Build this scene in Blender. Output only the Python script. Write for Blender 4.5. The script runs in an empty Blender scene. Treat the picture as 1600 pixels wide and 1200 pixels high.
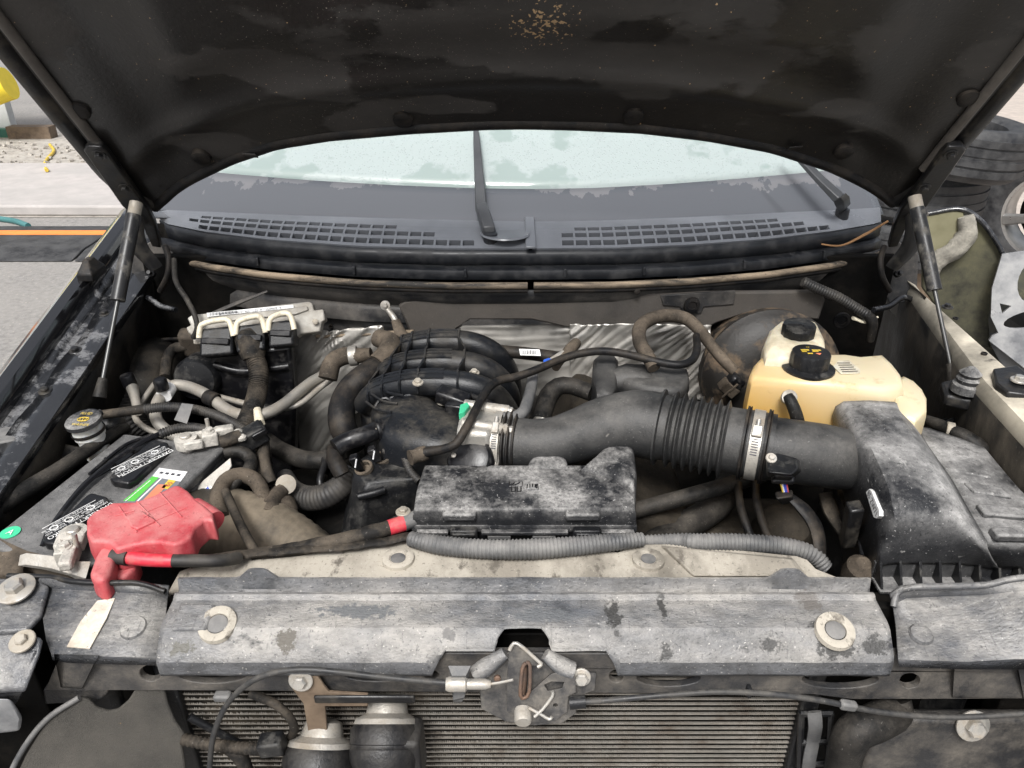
import bpy, bmesh, math, random
from mathutils import Vector, Matrix, noise
from mathutils.geometry import tessellate_polygon
random.seed(7)
SC = bpy.context.scene
COL = SC.collection
PI = math.pi
R = math.radians

# ------------------------------------------------------------------ camera
CAM = Vector((-0.015, -0.63, 1.69))
PITCH = 28.0
cd = bpy.data.cameras.new('camera')
cam = bpy.data.objects.new('camera', cd)
COL.objects.link(cam)
cam.location = CAM
cam.rotation_euler = (R(90 - PITCH), 0, 0)
cd.sensor_width = 36.0
cd.lens = 27.0
cd.clip_start = 0.02
cd.clip_end = 400
SC.camera = cam

# ------------------------------------------------------------------ sky, sun, exposure (overcast)
W = bpy.data.worlds.new('World')
SC.world = W
W.use_nodes = True
wn = W.node_tree
wn.nodes.clear()
sky = wn.nodes.new('ShaderNodeTexSky')
sky.sky_type = 'NISHITA'
sky.sun_disc = False
sky.sun_elevation = R(58)
sky.sun_rotation = R(200)
sky.air_density = 1.0
sky.dust_density = 6.0
sky.ozone_density = 1.0
hs = wn.nodes.new('ShaderNodeHueSaturation')
hs.inputs['Saturation'].default_value = 0.34
bg = wn.nodes.new('ShaderNodeBackground')
bg.inputs['Strength'].default_value = 0.085
wo = wn.nodes.new('ShaderNodeOutputWorld')
wn.links.new(sky.outputs[0], hs.inputs['Color'])
wn.links.new(hs.outputs[0], bg.inputs['Color'])
wn.links.new(bg.outputs[0], wo.inputs['Surface'])
sd = bpy.data.lights.new('sun', 'SUN')
sd.energy = 1.5
sd.angle = R(17)
sd.color = (1.0, 0.995, 0.985)
sun = bpy.data.objects.new('sun', sd)
COL.objects.link(sun)
sun.location = (0, -3, 6)
sun.rotation_euler = (R(38), 0, R(-12))
SC.view_settings.view_transform = 'Standard'
SC.view_settings.look = 'None'
SC.view_settings.gamma = 1.0
SC.view_settings.use_curve_mapping = False
SC.view_settings.exposure = 1.12

# ------------------------------------------------------------------ placing helpers: where a sight line of the survey photo meets a known level
_f = Vector((0, math.cos(R(28)), -math.sin(R(28))))
_u = Vector((0, math.sin(R(28)), math.cos(R(28))))
_r = Vector((1, 0, 0))
EYE = Vector((-0.015, -0.63, 1.69))
def ray(x, y):
    return _f + _r * ((x - 800) / 1200.0) + _u * ((600 - y) / 1200.0)
def PZ(x, y, z):
    d = ray(x, y)
    return EYE + d * ((z - EYE.z) / d.z)
def PY(x, y, Y):
    d = ray(x, y)
    return EYE + d * ((Y - EYE.y) / d.y)
def PP(x, y, p, n):
    d = ray(x, y)
    return EYE + d * ((Vector(p) - EYE).dot(n) / d.dot(n))
def V(p):
    return p if isinstance(p, Vector) else PZ(*p)

# ------------------------------------------------------------------ mesh helpers
WL = {}
def tag(o, label=None, cat=None, group=None, kind=None):
    if label: o['label'] = label
    if cat: o['category'] = cat
    if group: o['group'] = group
    if kind: o['kind'] = kind
    return o
def thing(name, label, cat, loc=(0, 0, 0), group=None):
    o = bpy.data.objects.new(name, None)
    o.empty_display_size = 0.02
    COL.objects.link(o)
    o.location = Vector(loc)
    WL[o.name] = Vector(loc)
    return tag(o, label, cat, group)
def mk(name, verts, faces, mat, parent=None, smooth=True, ang=38, bev=0, seg=2, sub=0, solid=0, solid_off=-1, kind=None):
    verts = [Vector(v) for v in verts]
    lo = Vector((min(v.x for v in verts), min(v.y for v in verts), min(v.z for v in verts)))
    hi = Vector((max(v.x for v in verts), max(v.y for v in verts), max(v.z for v in verts)))
    c = (lo + hi) / 2
    me = bpy.data.meshes.new(name)
    me.from_pydata([v - c for v in verts], [], faces)
    bm = bmesh.new()
    bm.from_mesh(me)
    if not solid:
        bmesh.ops.recalc_face_normals(bm, faces=bm.faces)
    bm.to_mesh(me)
    bm.free()
    if smooth:
        me.shade_smooth()
        me.set_sharp_from_angle(angle=R(ang))
    me.materials.append(mat)
    o = bpy.data.objects.new(name, me)
    COL.objects.link(o)
    if parent is not None:
        o.parent = parent
        o.location = c - WL[parent.name]
    else:
        o.location = c
    WL[o.name] = c
    if solid:
        m = o.modifiers.new('solid', 'SOLIDIFY'); m.thickness = solid; m.offset = solid_off
    if bev:
        m = o.modifiers.new('bevel', 'BEVEL'); m.width = bev; m.segments = seg; m.limit_method = 'ANGLE'; m.angle_limit = R(25)
        m.harden_normals = False
    if sub:
        m = o.modifiers.new('sub', 'SUBSURF'); m.levels = sub; m.render_levels = sub
    if kind: o['kind'] = kind
    return o
def catmull(pts, rad, step):
    P = [pts[0] * 2 - pts[1]] + list(pts) + [pts[-1] * 2 - pts[-2]]
    out, ro = [], []
    for i in range(1, len(P) - 2):
        n = max(2, int((P[i + 1] - P[i]).length / step))
        for k in range(n):
            t = k / n
            a, b, c, d = P[i - 1], P[i], P[i + 1], P[i + 2]
            out.append(0.5 * ((2 * b) + (c - a) * t + (2 * a - 5 * b + 4 * c - d) * t * t + (3 * b - a - 3 * c + d) * t ** 3))
            ro.append(rad[i - 1] * (1 - t) + rad[i] * t)
    out.append(pts[-1]); ro.append(rad[-1])
    return out, ro
def tube_data(pts, r, n=12, step=0.008, rib=None, depth=0.0, wob=0.0, straight=False, flat=None):
    pts = [V(p) for p in pts]
    rad = list(r) if isinstance(r, (list, tuple)) else [r] * len(pts)
    if rib: step = rib / 4.0
    if straight: path, ro = pts, rad
    else: path, ro = catmull(pts, rad, step)
    if rib:   # uniform resample so the ribs are even
        L = [0.0]
        for i in range(1, len(path)): L.append(L[-1] + (path[i] - path[i - 1]).length)
        m = max(4, int(L[-1] / step)); np_, nr = [], []; j = 0
        for k in range(m + 1):
            s = L[-1] * k / m
            while j < len(L) - 2 and L[j + 1] < s: j += 1
            t = (s - L[j]) / max(1e-9, L[j + 1] - L[j])
            np_.append(path[j].lerp(path[j + 1], t)); nr.append((ro[j] * (1 - t) + ro[j + 1] * t) - (depth if k % 4 in (0, 1) else 0))
        path, ro = np_, nr
    T = []
    for i in range(len(path)):
        a = path[max(0, i - 1)]; b = path[min(len(path) - 1, i + 1)]
        T.append((b - a).normalized())
    up = Vector((0, 0, 1)) if abs(T[0].z) < 0.9 else Vector((0, 1, 0))
    nrm = (up - T[0] * up.dot(T[0])).normalized()
    vs, fs = [], []
    for i, p in enumerate(path):
        nrm = (nrm - T[i] * nrm.dot(T[i])).normalized()
        bi = T[i].cross(nrm)
        for k in range(n):
            a = 2 * PI * k / n
            rr = ro[i]
            if wob: rr *= 1 + wob * noise.noise(p * 60 + Vector((k * .7, 0, 0)))
            fx = flat if flat else 1.0
            vs.append(p + nrm * (math.cos(a) * rr * fx) + bi * (math.sin(a) * rr))
        if i:
            o = (i - 1) * n
            for k in range(n):
                fs.append((o + k, o + (k + 1) % n, o + n + (k + 1) % n, o + n + k))
    fs.append(tuple(reversed(range(n))))
    fs.append(tuple(range(len(vs) - n, len(vs))))
    return vs, fs
def tube(name, pts, r, mat, parent=None, **kw):
    kind = kw.pop('kind', None)
    v, f = tube_data(pts, r, **kw)
    return mk(name, v, f, mat, parent, ang=55, kind=kind)
def join(*data):
    V_, F_ = [], []
    for v, f in data:
        o = len(V_); V_ += list(v); F_ += [tuple(i + o for i in q) for q in f]
    return V_, F_
def frame(n):
    n = Vector(n).normalized()
    a = Vector((1, 0, 0)) if abs(n.x) < 0.8 else Vector((0, 1, 0))
    u = (a - n * a.dot(n)).normalized()
    return u, n.cross(u), n
def lathe_data(prof, loc, axis=(0, 0, 1), n=24, flute=None, closed=True):
    u, w, ax = frame(axis)
    loc = Vector(loc); vs, fs = [], []
    for j, (r, h) in enumerate(prof):
        for k in range(n):
            a = 2 * PI * k / n
            rr = r
            if flute and flute[0] <= j <= flute[1]: rr = r * (1 + flute[2] * (1 if (k // flute[3]) % 2 else -1))
            vs.append(loc + ax * h + u * (math.cos(a) * rr) + w * (math.sin(a) * rr))
        if j:
            o = (j - 1) * n
            for k in range(n): fs.append((o + k, o + (k + 1) % n, o + n + (k + 1) % n, o + n + k))
    if closed:
        fs.append(tuple(reversed(range(n)))); fs.append(tuple(range(len(vs) - n, len(vs))))
    return vs, fs
def lathe(name, prof, loc, mat, parent=None, axis=(0, 0, 1), n=24, flute=None, closed=True, **kw):
    v, f = lathe_data(prof, loc, axis, n, flute, closed)
    return mk(name, v, f, mat, parent, **kw)
def box_data(c, s, rot=None):
    c = Vector(c); vs = []
    for z in (-1, 1):
        for x, y in ((-1, -1), (1, -1), (1, 1), (-1, 1)):
            v = Vector((x * s[0] / 2, y * s[1] / 2, z * s[2] / 2))
            if rot: v = rot @ v
            vs.append(c + v)
    return vs, [(3, 2, 1, 0), (4, 5, 6, 7), (0, 1, 5, 4), (1, 2, 6, 5), (2, 3, 7, 6), (3, 0, 4, 7)]
def box(name, c, s, mat, parent=None, rot=None, bev=0.003, **kw):
    v, f = box_data(c, s, rot)
    return mk(name, v, f, mat, parent, bev=bev, **kw)
def EU(x=0, y=0, z=0):
    from mathutils import Euler
    return Euler((R(x), R(y), R(z))).to_matrix()
def loft_data(rings, cap=True, closed=True):
    n = len(rings[0]); vs, fs = [], []
    for j, rg in enumerate(rings):
        vs += [V(p) for p in rg]
        if j:
            o = (j - 1) * n
            for k in range(n if closed else n - 1):
                fs.append((o + k, o + (k + 1) % n, o + n + (k + 1) % n, o + n + k))
    if cap and closed:
        fs.append(tuple(reversed(range(n)))); fs.append(tuple(range(len(vs) - n, len(vs))))
    return vs, fs
def loft(name, rings, mat, parent=None, cap=True, closed=True, **kw):
    v, f = loft_data(rings, cap, closed)
    return mk(name, v, f, mat, parent, **kw)
def prism_data(top, dz, taper=0.0):
    """vertical-sided solid below an outline of 3-D points"""
    top = [V(p) for p in top]
    c = sum(top, Vector()) / len(top)
    bot = [c + (p - c) * (1 + taper) + Vector((0, 0, -dz)) for p in top]
    return loft_data([top, bot])
def prism(name, top, dz, mat, parent=None, taper=0.0, bev=0.004, **kw):
    v, f = prism_data(top, dz, taper)
    return mk(name, v, f, mat, parent, bev=bev, **kw)
def plate_data(outer, holes, o, n, th):
    """sheet of thickness th in the plane (o, n); outlines are 3-D points"""
    u, w, n = frame(n)
    o = Vector(o)
    loops = [[((p - o).dot(u), (p - o).dot(w)) for p in L] for L in [outer] + list(holes)]
    tri = tessellate_polygon([[Vector((a, b, 0)) for a, b in L] for L in loops])
    flat = [q for L in loops for q in L]
    vs = [o + u * a + w * b for a, b in flat]
    m = len(vs)
    vs += [v - n * th for v in vs]
    fs = []
    for t in tri:
        a, b, c = (Vector(flat[i]) for i in t)
        if (b - a).cross(c - a) < 0: t = tuple(reversed(t))
        fs.append(tuple(t)); fs.append(tuple(i + m for i in reversed(t)))
    k = 0
    for L in loops:
        q = len(L)
        for i in range(q): fs.append((k + i, k + (i + 1) % q, m + k + (i + 1) % q, m + k + i))
        k += q
    return vs, fs
def plate(name, outer, o, n, th, mat, parent=None, holes=(), **kw):
    n = Vector(n)
    sn = lambda p: p if isinstance(p, Vector) else PP(p[0], p[1], o, n)
    v, f = plate_data([sn(p) for p in outer], [[sn(p) for p in h] for h in holes], o, n, th)
    return mk(name, v, f, mat, parent, **kw)
def ell(cx, cy, rx, ry, n=16, rot=0):
    c, s = math.cos(R(rot)), math.sin(R(rot))
    return [(cx + rx * math.cos(2 * PI * k / n) * c - ry * math.sin(2 * PI * k / n) * s, cy + rx * math.cos(2 * PI * k / n) * s + ry * math.sin(2 * PI * k / n) * c) for k in range(n)]
def bolt(parent, loc, n, r, mat, name='bolt', washer=1.75):
    d = []
    if washer: d.append(lathe_data([(r * washer, -0.001), (r * washer, 0.0012), (r * washer * .92, 0.002)], loc, n, 20))
    d.append(lathe_data([(r * 1.05, 0.0), (r * 1.05, r * 0.9), (r * .85, r * 1.15)], loc, n, 6))
    v, f = join(*d)
    return mk(name, v, f, mat, parent, ang=30)
def text(name, s, loc, ux, uy, size, mat, parent, align='CENTER', squeeze=1.0, lift=0.0006):
    cu = bpy.data.curves.new(name, 'FONT')
    cu.body = s; cu.size = 1.0; cu.align_x = align; cu.align_y = 'CENTER'; cu.resolution_u = 2
    t = bpy.data.objects.new(name, cu); COL.objects.link(t)
    dg = bpy.context.evaluated_depsgraph_get()
    me0 = t.evaluated_get(dg).to_mesh()
    vs = [v.co.copy() for v in me0.vertices]; fs = [tuple(p.vertices) for p in me0.polygons]
    t.evaluated_get(dg).to_mesh_clear()
    bpy.data.objects.remove(t); bpy.data.curves.remove(cu)
    ux = Vector(ux).normalized(); uy = Vector(uy); uy = (uy - ux * uy.dot(ux)).normalized(); n = ux.cross(uy)
    W3 = [Vector(loc) + ux * (v.x * size * squeeze) + uy * (v.y * size) + n * lift for v in vs]
    return mk(name, W3, fs, mat, parent, smooth=False)

# ------------------------------------------------------------------ materials
def pmat(name, col, rough=0.5, metal=0.0, dust=None, amt=0.0, dscale=14.0, soft=0.12, up=0.0, var=0.25, vscale=9.0,
         bump=0.0, bscale=220.0, spec=0.5, coat=0.0, grain=0.0, dust2=None, amt2=0.0, d2scale=60.0, stretch=None, sss=0.0, drough=0.85, fine=0.0, speck=0.0, scratch=0.0, stains=()):
    if max(col) < .06 and not coat:      # black parts: colour and specular scaled down so the bay reads darker
        col = tuple(x * .72 for x in col); spec *= .8
        if dust and max(dust) < .22: dust = tuple(x * .8 for x in dust)
    m = bpy.data.materials.new(name); m.use_nodes = True
    nt = m.node_tree; N = nt.nodes; L = nt.links
    b = N['Principled BSDF']
    b.inputs['Roughness'].default_value = rough; b.inputs['Metallic'].default_value = metal
    b.inputs['Specular IOR Level'].default_value = spec; b.inputs['Coat Weight'].default_value = coat
    b.inputs['Coat Roughness'].default_value = 0.06
    g = N.new('ShaderNodeNewGeometry'); pos = g.outputs['Position']
    if stretch:
        mp = N.new('ShaderNodeMapping'); mp.inputs['Scale'].default_value = stretch
        L.new(pos, mp.inputs['Vector']); pos = mp.outputs[0]
    def nz(scale, detail=5.0, rg=0.6, vec=None):
        t = N.new('ShaderNodeTexNoise'); t.inputs['Scale'].default_value = scale; t.inputs['Detail'].default_value = detail
        t.inputs['Roughness'].default_value = rg; L.new(vec or pos, t.inputs['Vector']); return t.outputs['Fac']
    def mr(src, a, c, lo=0.0, hi=1.0):
        t = N.new('ShaderNodeMapRange'); t.inputs['From Min'].default_value = a; t.inputs['From Max'].default_value = c
        t.inputs['To Min'].default_value = lo; t.inputs['To Max'].default_value = hi; L.new(src, t.inputs['Value']); return t.outputs[0]
    def mth(op, a, c):
        t = N.new('ShaderNodeMath'); t.operation = op
        for i, s in enumerate((a, c)):
            if isinstance(s, (int, float)): t.inputs[i].default_value = s
            else: L.new(s, t.inputs[i])
        return t.outputs[0]
    def mix(fac, a, c):
        t = N.new('ShaderNodeMix'); t.data_type = 'RGBA'
        L.new(fac, t.inputs[0])
        for i, s in ((6, a), (7, c)):
            if isinstance(s, tuple): t.inputs[i].default_value = (*s, 1)
            else: L.new(s, t.inputs[i])
        return t.outputs[2]
    c1 = tuple(x * (1 - var) for x in col); c2 = tuple(min(1, x * (1 + var)) for x in col)
    cur = mix(mr(nz(vscale), .35, .65), c1, c2)
    if grain:
        cur = mix(mr(nz(900, 2, .7), .45, .75, 0, grain), cur, tuple(min(1, x * 3 + .05) for x in col))
    rs = None
    if dust:
        thr = 0.78 - 0.56 * amt
        f = mr(nz(dscale, 8, .68), thr - soft, thr + soft)
        if fine: f = mth('MULTIPLY', f, mr(nz(dscale * 9, 5, .75), .3, .62, 1 - fine, 1))
        if up:
            sx = N.new('ShaderNodeSeparateXYZ'); L.new(g.outputs['Normal'], sx.inputs[0])
            f = mth('MULTIPLY', f, mr(sx.outputs['Z'], -.1, .75, 1 - up, 1))
        cur = mix(f, cur, dust); rs = mr(f, 0, 1, rough, drough)
        if metal:
            L.new(mr(f, 0, 1, metal, 0.0), b.inputs['Metallic'])
    if dust2:
        thr = 0.8 - 0.56 * amt2
        f2 = mr(nz(d2scale, 5, .65), thr - .04, thr + .04)
        cur = mix(f2, cur, dust2)
    if speck:
        lt_ = tuple(min(.7, x * 1.2 + .10) for x in (dust or col))
        cur = mix(mr(nz(300, 3, .55, g.outputs['Position']), .66, .72, 0, speck), cur, lt_)
        cur = mix(mr(nz(230, 4, .6, g.outputs['Position']), .40, .33, 0, speck), cur, tuple(x * .35 for x in col))
    if scratch:
        m2 = N.new('ShaderNodeMapping'); m2.inputs['Scale'].default_value = (1, .12, .3); m2.inputs['Rotation'].default_value = (0, 0, .5)
        L.new(g.outputs['Position'], m2.inputs['Vector'])
        cur = mix(mr(nz(240, 4, .6, m2.outputs[0]), .64, .67, 0, scratch), cur, tuple(x * .3 for x in col))
    for sp_c, sp_r, sp_col in stains:
        vm = N.new('ShaderNodeVectorMath'); vm.operation = 'SUBTRACT'; L.new(g.outputs['Position'], vm.inputs[0]); vm.inputs[1].default_value = sp_c
        v2 = N.new('ShaderNodeVectorMath'); v2.operation = 'DIVIDE'; L.new(vm.outputs[0], v2.inputs[0]); v2.inputs[1].default_value = sp_r
        v3 = N.new('ShaderNodeVectorMath'); v3.operation = 'LENGTH'; L.new(v2.outputs[0], v3.inputs[0])
        f3 = mth('ADD', mr(v3.outputs['Value'], .2, 1.6, .42, 0), nz(95, 6, .72, g.outputs['Position']))
        cur = mix(mr(f3, .72, .80, 0, .9), cur, sp_col)
    L.new(cur, b.inputs['Base Color'])
    if rs is None: rs = mr(nz(vscale * 3), .3, .7, rough * .85, min(1, rough * 1.15))
    L.new(rs, b.inputs['Roughness'])
    if bump:
        bp = N.new('ShaderNodeBump'); bp.inputs['Strength'].default_value = bump; bp.inputs['Distance'].default_value = 0.002
        L.new(nz(bscale, 5, .6), bp.inputs['Height']); L.new(bp.outputs[0], b.inputs['Normal'])
    if sss:
        b.inputs['Subsurface Weight'].default_value = sss; b.inputs['Subsurface Radius'].default_value = (.03, .02, .01); b.inputs['Subsurface Scale'].default_value = 1.0
    return m
_dk = (.035, .034, .032)
BEAM_STAINS = [(PZ(960, 962, 1.025), (.011, .03, .02), _dk), (PZ(1035, 945, 1.027), (.006, .03, .02), _dk), (PZ(1042, 1015, 1.01), (.010, .012, .02), _dk), (PZ(447, 1000, 1.015), (.016, .014, .02), (.07, .06, .045)), (PZ(1205, 1005, 1.012), (.016, .010, .02), _dk), (PZ(1310, 1012, 1.01), (.03, .012, .02), _dk), (PZ(1370, 1005, 1.012), (.025, .010, .02), _dk), (PZ(285, 1010, 1.01), (.02, .008, .02), (.09, .085, .07)), (PZ(1262, 935, 1.028), (.015, .02, .03), (.12, .11, .10)), (PZ(700, 990, 1.02), (.01, .008, .02), (.12, .115, .11)), (PZ(850, 960, 1.025), (.05, .012, .02), (.11, .115, .12)), (PZ(560, 955, 1.025), (.06, .012, .02), (.11, .115, .12)), (PZ(230, 985, 1.01), (.02, .02, .02), (.06, .06, .06)), (PZ(1420, 1000, 1.01), (.03, .02, .02), (.06, .06, .065))]
DUST = (.30, .285, .26)
BROWN = (.115, .092, .068)
M = dict(
    plastic=pmat('black plastic', (.013, .0135, .015), .36, dust=(.11, .105, .095), amt=.36, dscale=24, soft=.07, up=.7, bump=.25, bscale=500, fine=.6, speck=.35, spec=.4),
    plastic_clean=pmat('clean black plastic', (.008, .008, .0095), .28, dust=(.08, .075, .07), amt=.26, dscale=40, bump=.15, bscale=500),
    plastic_dusty=pmat('dust caked black plastic', (.020, .021, .024), .42, dust=(.36, .35, .335), amt=.52, dscale=15, soft=.10, up=.92, bump=.6, bscale=300, fine=.8, speck=.6),
    airbox=pmat('dusty air box plastic', (.022, .023, .026), .40, dust=(.38, .372, .36), amt=.52, dscale=8, soft=.12, up=.92, bump=.5, bscale=260, fine=.6, speck=.55, dust2=(.46, .45, .43), amt2=.19, d2scale=30),
    intake=pmat('grey dusty intake plastic', (.020, .021, .0225), .42, dust=(.19, .18, .165), amt=.34, dscale=9, soft=.22, up=.8, bump=.3, bscale=450, fine=.5, speck=.28, dust2=(.30, .28, .25), amt2=.10, d2scale=34),
    manifold=pmat('manifold plastic', (.012, .0135, .0165), .34, dust=(.10, .088, .07), amt=.36, dscale=16, soft=.13, up=.8, bump=.3, bscale=420, fine=.5, speck=.2),
    rubber=pmat('rubber', (.010, .010, .011), .48, dust=BROWN, amt=.28, dscale=22, soft=.2, up=.6, bump=.25, bscale=400, fine=.4, spec=.3, speck=.2),
    hose=pmat('dusty hose', (.015, .0147, .0143), .48, dust=(.125, .11, .092), amt=.38, dscale=18, soft=.18, up=.7, bump=.35, bscale=350, fine=.4, spec=.25, speck=.4),
    hose_brown=pmat('brown caked hose', (.055, .046, .037), .8, dust=(.20, .16, .12), amt=.46, dscale=16, soft=.16, up=.6, bump=.4, bscale=300, spec=.2, speck=.5),
    conduit=pmat('grey conduit', (.055, .057, .06), .5, dust=(.26, .25, .235), amt=.45, dscale=14, soft=.2, up=.6, bump=.3, bscale=300),
    conduit_black=pmat('black conduit', (.022, .022, .023), .5, dust=(.13, .115, .095), amt=.38, dscale=20, soft=.2, up=.6),
    tape=pmat('wire tape', (.018, .017, .016), .62, dust=(.13, .107, .082), amt=.42, dscale=20, soft=.14, up=.5, bump=.6, bscale=160, spec=.2, speck=.4),
    alu=pmat('dull aluminium', (.50, .48, .44), .40, metal=.75, dust=(.22, .19, .15), amt=.44, dscale=22, soft=.16, up=.3, bump=.3, bscale=350, speck=.4),
    alu_tube=pmat('aluminium line', (.46, .44, .40), .36, metal=.75, dust=(.20, .168, .128), amt=.47, dscale=15, soft=.2, up=.4, bump=.15, bscale=300),
    bright=pmat('zinc hardware', (.50, .485, .45), .34, metal=.75, dust=(.26, .215, .16), amt=.40, dscale=60, soft=.15),
    bolt=pmat('dirty bolt', (.42, .39, .34), .5, metal=.5, dust=(.30, .26, .20), amt=.5, dscale=60, soft=.2),
    lead=pmat('corroded lead', (.36, .345, .31), .55, metal=.3, dust=(.52, .49, .44), amt=.5, dscale=70, soft=.12, bump=.8, bscale=260),
    beam=pmat('support plastic', (.085, .089, .097), .30, dust=(.42, .395, .355), amt=.50, dscale=5, soft=.16, up=.92, bump=.8, bscale=260, fine=.45, var=.35, vscale=45, speck=.6, scratch=.3, stains=BEAM_STAINS, dust2=(.03, .03, .03), amt2=.235, d2scale=17, stretch=(.8, 1.6, 1), drough=.55),
    beam_end=pmat('support end plastic', (.050, .053, .060), .24, dust=(.34, .325, .30), amt=.44, dscale=9, soft=.14, up=.9, bump=.9, bscale=150, fine=.6, var=.35, vscale=35, speck=.5, scratch=.4, stretch=(.7, 1.3, 1), drough=.5),
    beam_low=pmat('support face plastic', (.040, .040, .042), .36, dust=(.20, .178, .15), amt=.38, dscale=15, soft=.16, bump=.5, bscale=250, fine=.5),
    tan=pmat('mud dusted panel', (.235, .212, .175), .8, dust=(.41, .375, .315), amt=.49, dscale=7, soft=.06, bump=.3, bscale=200, dust2=(.13, .115, .095), amt2=.34, d2scale=34, var=.25, stretch=(1, .6, 1), speck=.6),
    felt=pmat('felt air baffle', (.036, .034, .030), .9, dust=(.11, .10, .085), amt=.4, dscale=12, soft=.3, bump=.9, bscale=600, grain=.35, dust2=(.40, .24, .06), amt2=.10, d2scale=40),
    firewall=pmat('firewall paint', (.034, .0345, .0365), .28, dust=(.15, .136, .12), amt=.42, dscale=8, soft=.12, bump=.25, bscale=120, fine=.4, dust2=(.13, .12, .105), amt2=.14, d2scale=22, spec=.35, speck=.3),
    mat=pmat('insulation mat', (.062, .057, .052), .72, dust=(.10, .087, .074), amt=.40, dscale=7, soft=.25, bump=.3, bscale=260, spec=.25, speck=.2),
    foil=pmat('crinkled foil', (.62, .60, .56), .24, metal=.95, dust=(.16, .14, .11), amt=.34, dscale=9, soft=.3, bump=.15, bscale=90),
    apron=pmat('dirty inner apron', (.008, .0077, .0074), .45, dust=(.075, .063, .048), amt=.38, dscale=7, soft=.12, bump=.4, bscale=120, fine=.4, stretch=(1, 1, .45), spec=.3, speck=.3),
    paint=pmat('wet black paint', (.006, .006, .007), .10, coat=1.0, bump=.05, bscale=60, var=.1),
    flange=pmat('wet black flange with painted sheen', (.012, .0125, .014), .16, coat=.6, dust=(.16, .16, .162), amt=.40, dscale=16, soft=.04, up=.9, bump=.5, bscale=140, fine=.6, drough=.35),  # grey dust patches put the wet sheen into the colour
    hinge=pmat('hinge paint', (.014, .014, .015), .32, dust=(.08, .07, .055), amt=.3, dscale=22, soft=.12, bump=.3, bscale=120),
    strut=pmat('strut cylinder', (.024, .024, .025), .36, dust=(.2, .185, .16), amt=.3, dscale=30, soft=.1, bump=.1),
    rod=pmat('strut rod', (.09, .09, .088), .35, metal=.7),
    rail=pmat('bare dusted rail', (.13, .12, .10), .5, metal=.2, dust=(.62, .56, .45), amt=.56, dscale=7, soft=.15, up=.97, dust2=(.05, .045, .04), amt2=.24, d2scale=16),
    cowl=pmat('wet cowl plastic', (.105, .112, .126), .24, dust=(.16, .168, .182), amt=.5, dscale=5, soft=.3, bump=.12, bscale=300, drough=.36),
    cowl_lip=pmat('cowl lip', (.018, .020, .024), .36, dust=(.06, .06, .062), amt=.35, dscale=30, soft=.12, fine=.5),
    seal=pmat('muddy weather strip', (.028, .025, .022), .7, dust=(.34, .265, .185), amt=.52, dscale=26, soft=.08, up=.5, bump=.6, bscale=140, stretch=(.12, 1, 1), speck=.5),
    red=pmat('red rubber boot', (.42, .030, .045), .40, dust=(.50, .20, .19), amt=.47, dscale=26, soft=.2, up=.6, bump=.3, bscale=260, var=.15, speck=.35),
    redtape=pmat('red cable tape', (.55, .03, .05), .45, var=.12, dust=(.4, .15, .13), amt=.3, dscale=40),
    green=pmat('green print', (.10, .48, .07), .4, var=.06),
    teal=pmat('green clip', (.05, .50, .26), .45, var=.1),
    white=pmat('white print', (.78, .78, .77), .5, var=.05, dust=(.5, .48, .44), amt=.25, dscale=60),
    ink=pmat('dark ink', (.05, .05, .06), .6, var=.05),
    yellow=pmat('yellow print', (.62, .44, .05), .5, var=.06),
    orange=pmat('orange print', (.72, .22, .12), .5, var=.06),
    greyp=pmat('grey print', (.16, .17, .19), .5, var=.06),
    blue=pmat('blue print', (.03, .07, .42), .45, var=.06, dust=(.3, .3, .32), amt=.25, dscale=90, soft=.05),
    cream=pmat('cream latch', (.66, .60, .46), .5, var=.08, dust=(.3, .26, .2), amt=.3, dscale=50),
    washer=pmat('translucent white tank', (.62, .61, .57), .42, var=.1, dust=(.28, .26, .2), amt=.38, dscale=30, sss=.2),
    resv=pmat('cream tank', (.68, .61, .46), .4, var=.08, dust=(.26, .20, .11), amt=.3, dscale=22, soft=.2, sss=.25),
    brown=pmat('rusted bracket', (.12, .085, .058), .6, metal=.2, dust=(.19, .14, .095), amt=.45, dscale=18, soft=.15, bump=.3),
    rust=pmat('rusted steel', (.16, .10, .07), .6, metal=.4, dust=(.07, .05, .04), amt=.4, dscale=40, bump=.4),
    latch=pmat('latch steel', (.062, .061, .062), .38, metal=.55, dust=(.20, .18, .15), amt=.36, dscale=26, soft=.16, bump=.3, bscale=300, fine=.4),
    cable=pmat('black cable sheath', (.030, .031, .033), .42, dust=(.13, .12, .105), amt=.38, dscale=30, soft=.15, up=.5, speck=.3),
    fin=pmat('cooling fins', (.062, .056, .048), .5, metal=.4, dust=(.20, .165, .12), amt=.36, dscale=22, dust2=(.03, .025, .02), amt2=.4, d2scale=16),
    ctube=pmat('condenser tubes', (.34, .32, .285), .40, metal=.5, dust=(.12, .10, .08), amt=.45, dscale=24),
    dark=pmat('deep bay shade tone and grime', (.004, .0038, .0035), .7, dust=(.025, .021, .017), amt=.2, dscale=10, soft=.2, bump=.5, bscale=80, spec=.12),  # near-black base stands in for the deep shade of the bay
    block=pmat('grimy castings', (.022, .0195, .0165), .6, metal=.2, dust=(.085, .07, .052), amt=.45, dscale=14, soft=.2, bump=.6, bscale=110, spec=.2, speck=.4),
    booster=pmat('rust stained booster', (.030, .027, .024), .5, dust=(.16, .115, .075), amt=.42, dscale=13, soft=.05, bump=.3, bscale=150),
    pipe_tan=pmat('brown duct', (.042, .036, .028), .6, dust=(.22, .18, .13), amt=.42, dscale=5, soft=.1, up=.5, bump=.3),
    module=pmat('module casting', (.40, .385, .35), .55, metal=.35, dust=(.24, .21, .17), amt=.45, dscale=22, soft=.2, bump=.4, bscale=250),
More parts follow.
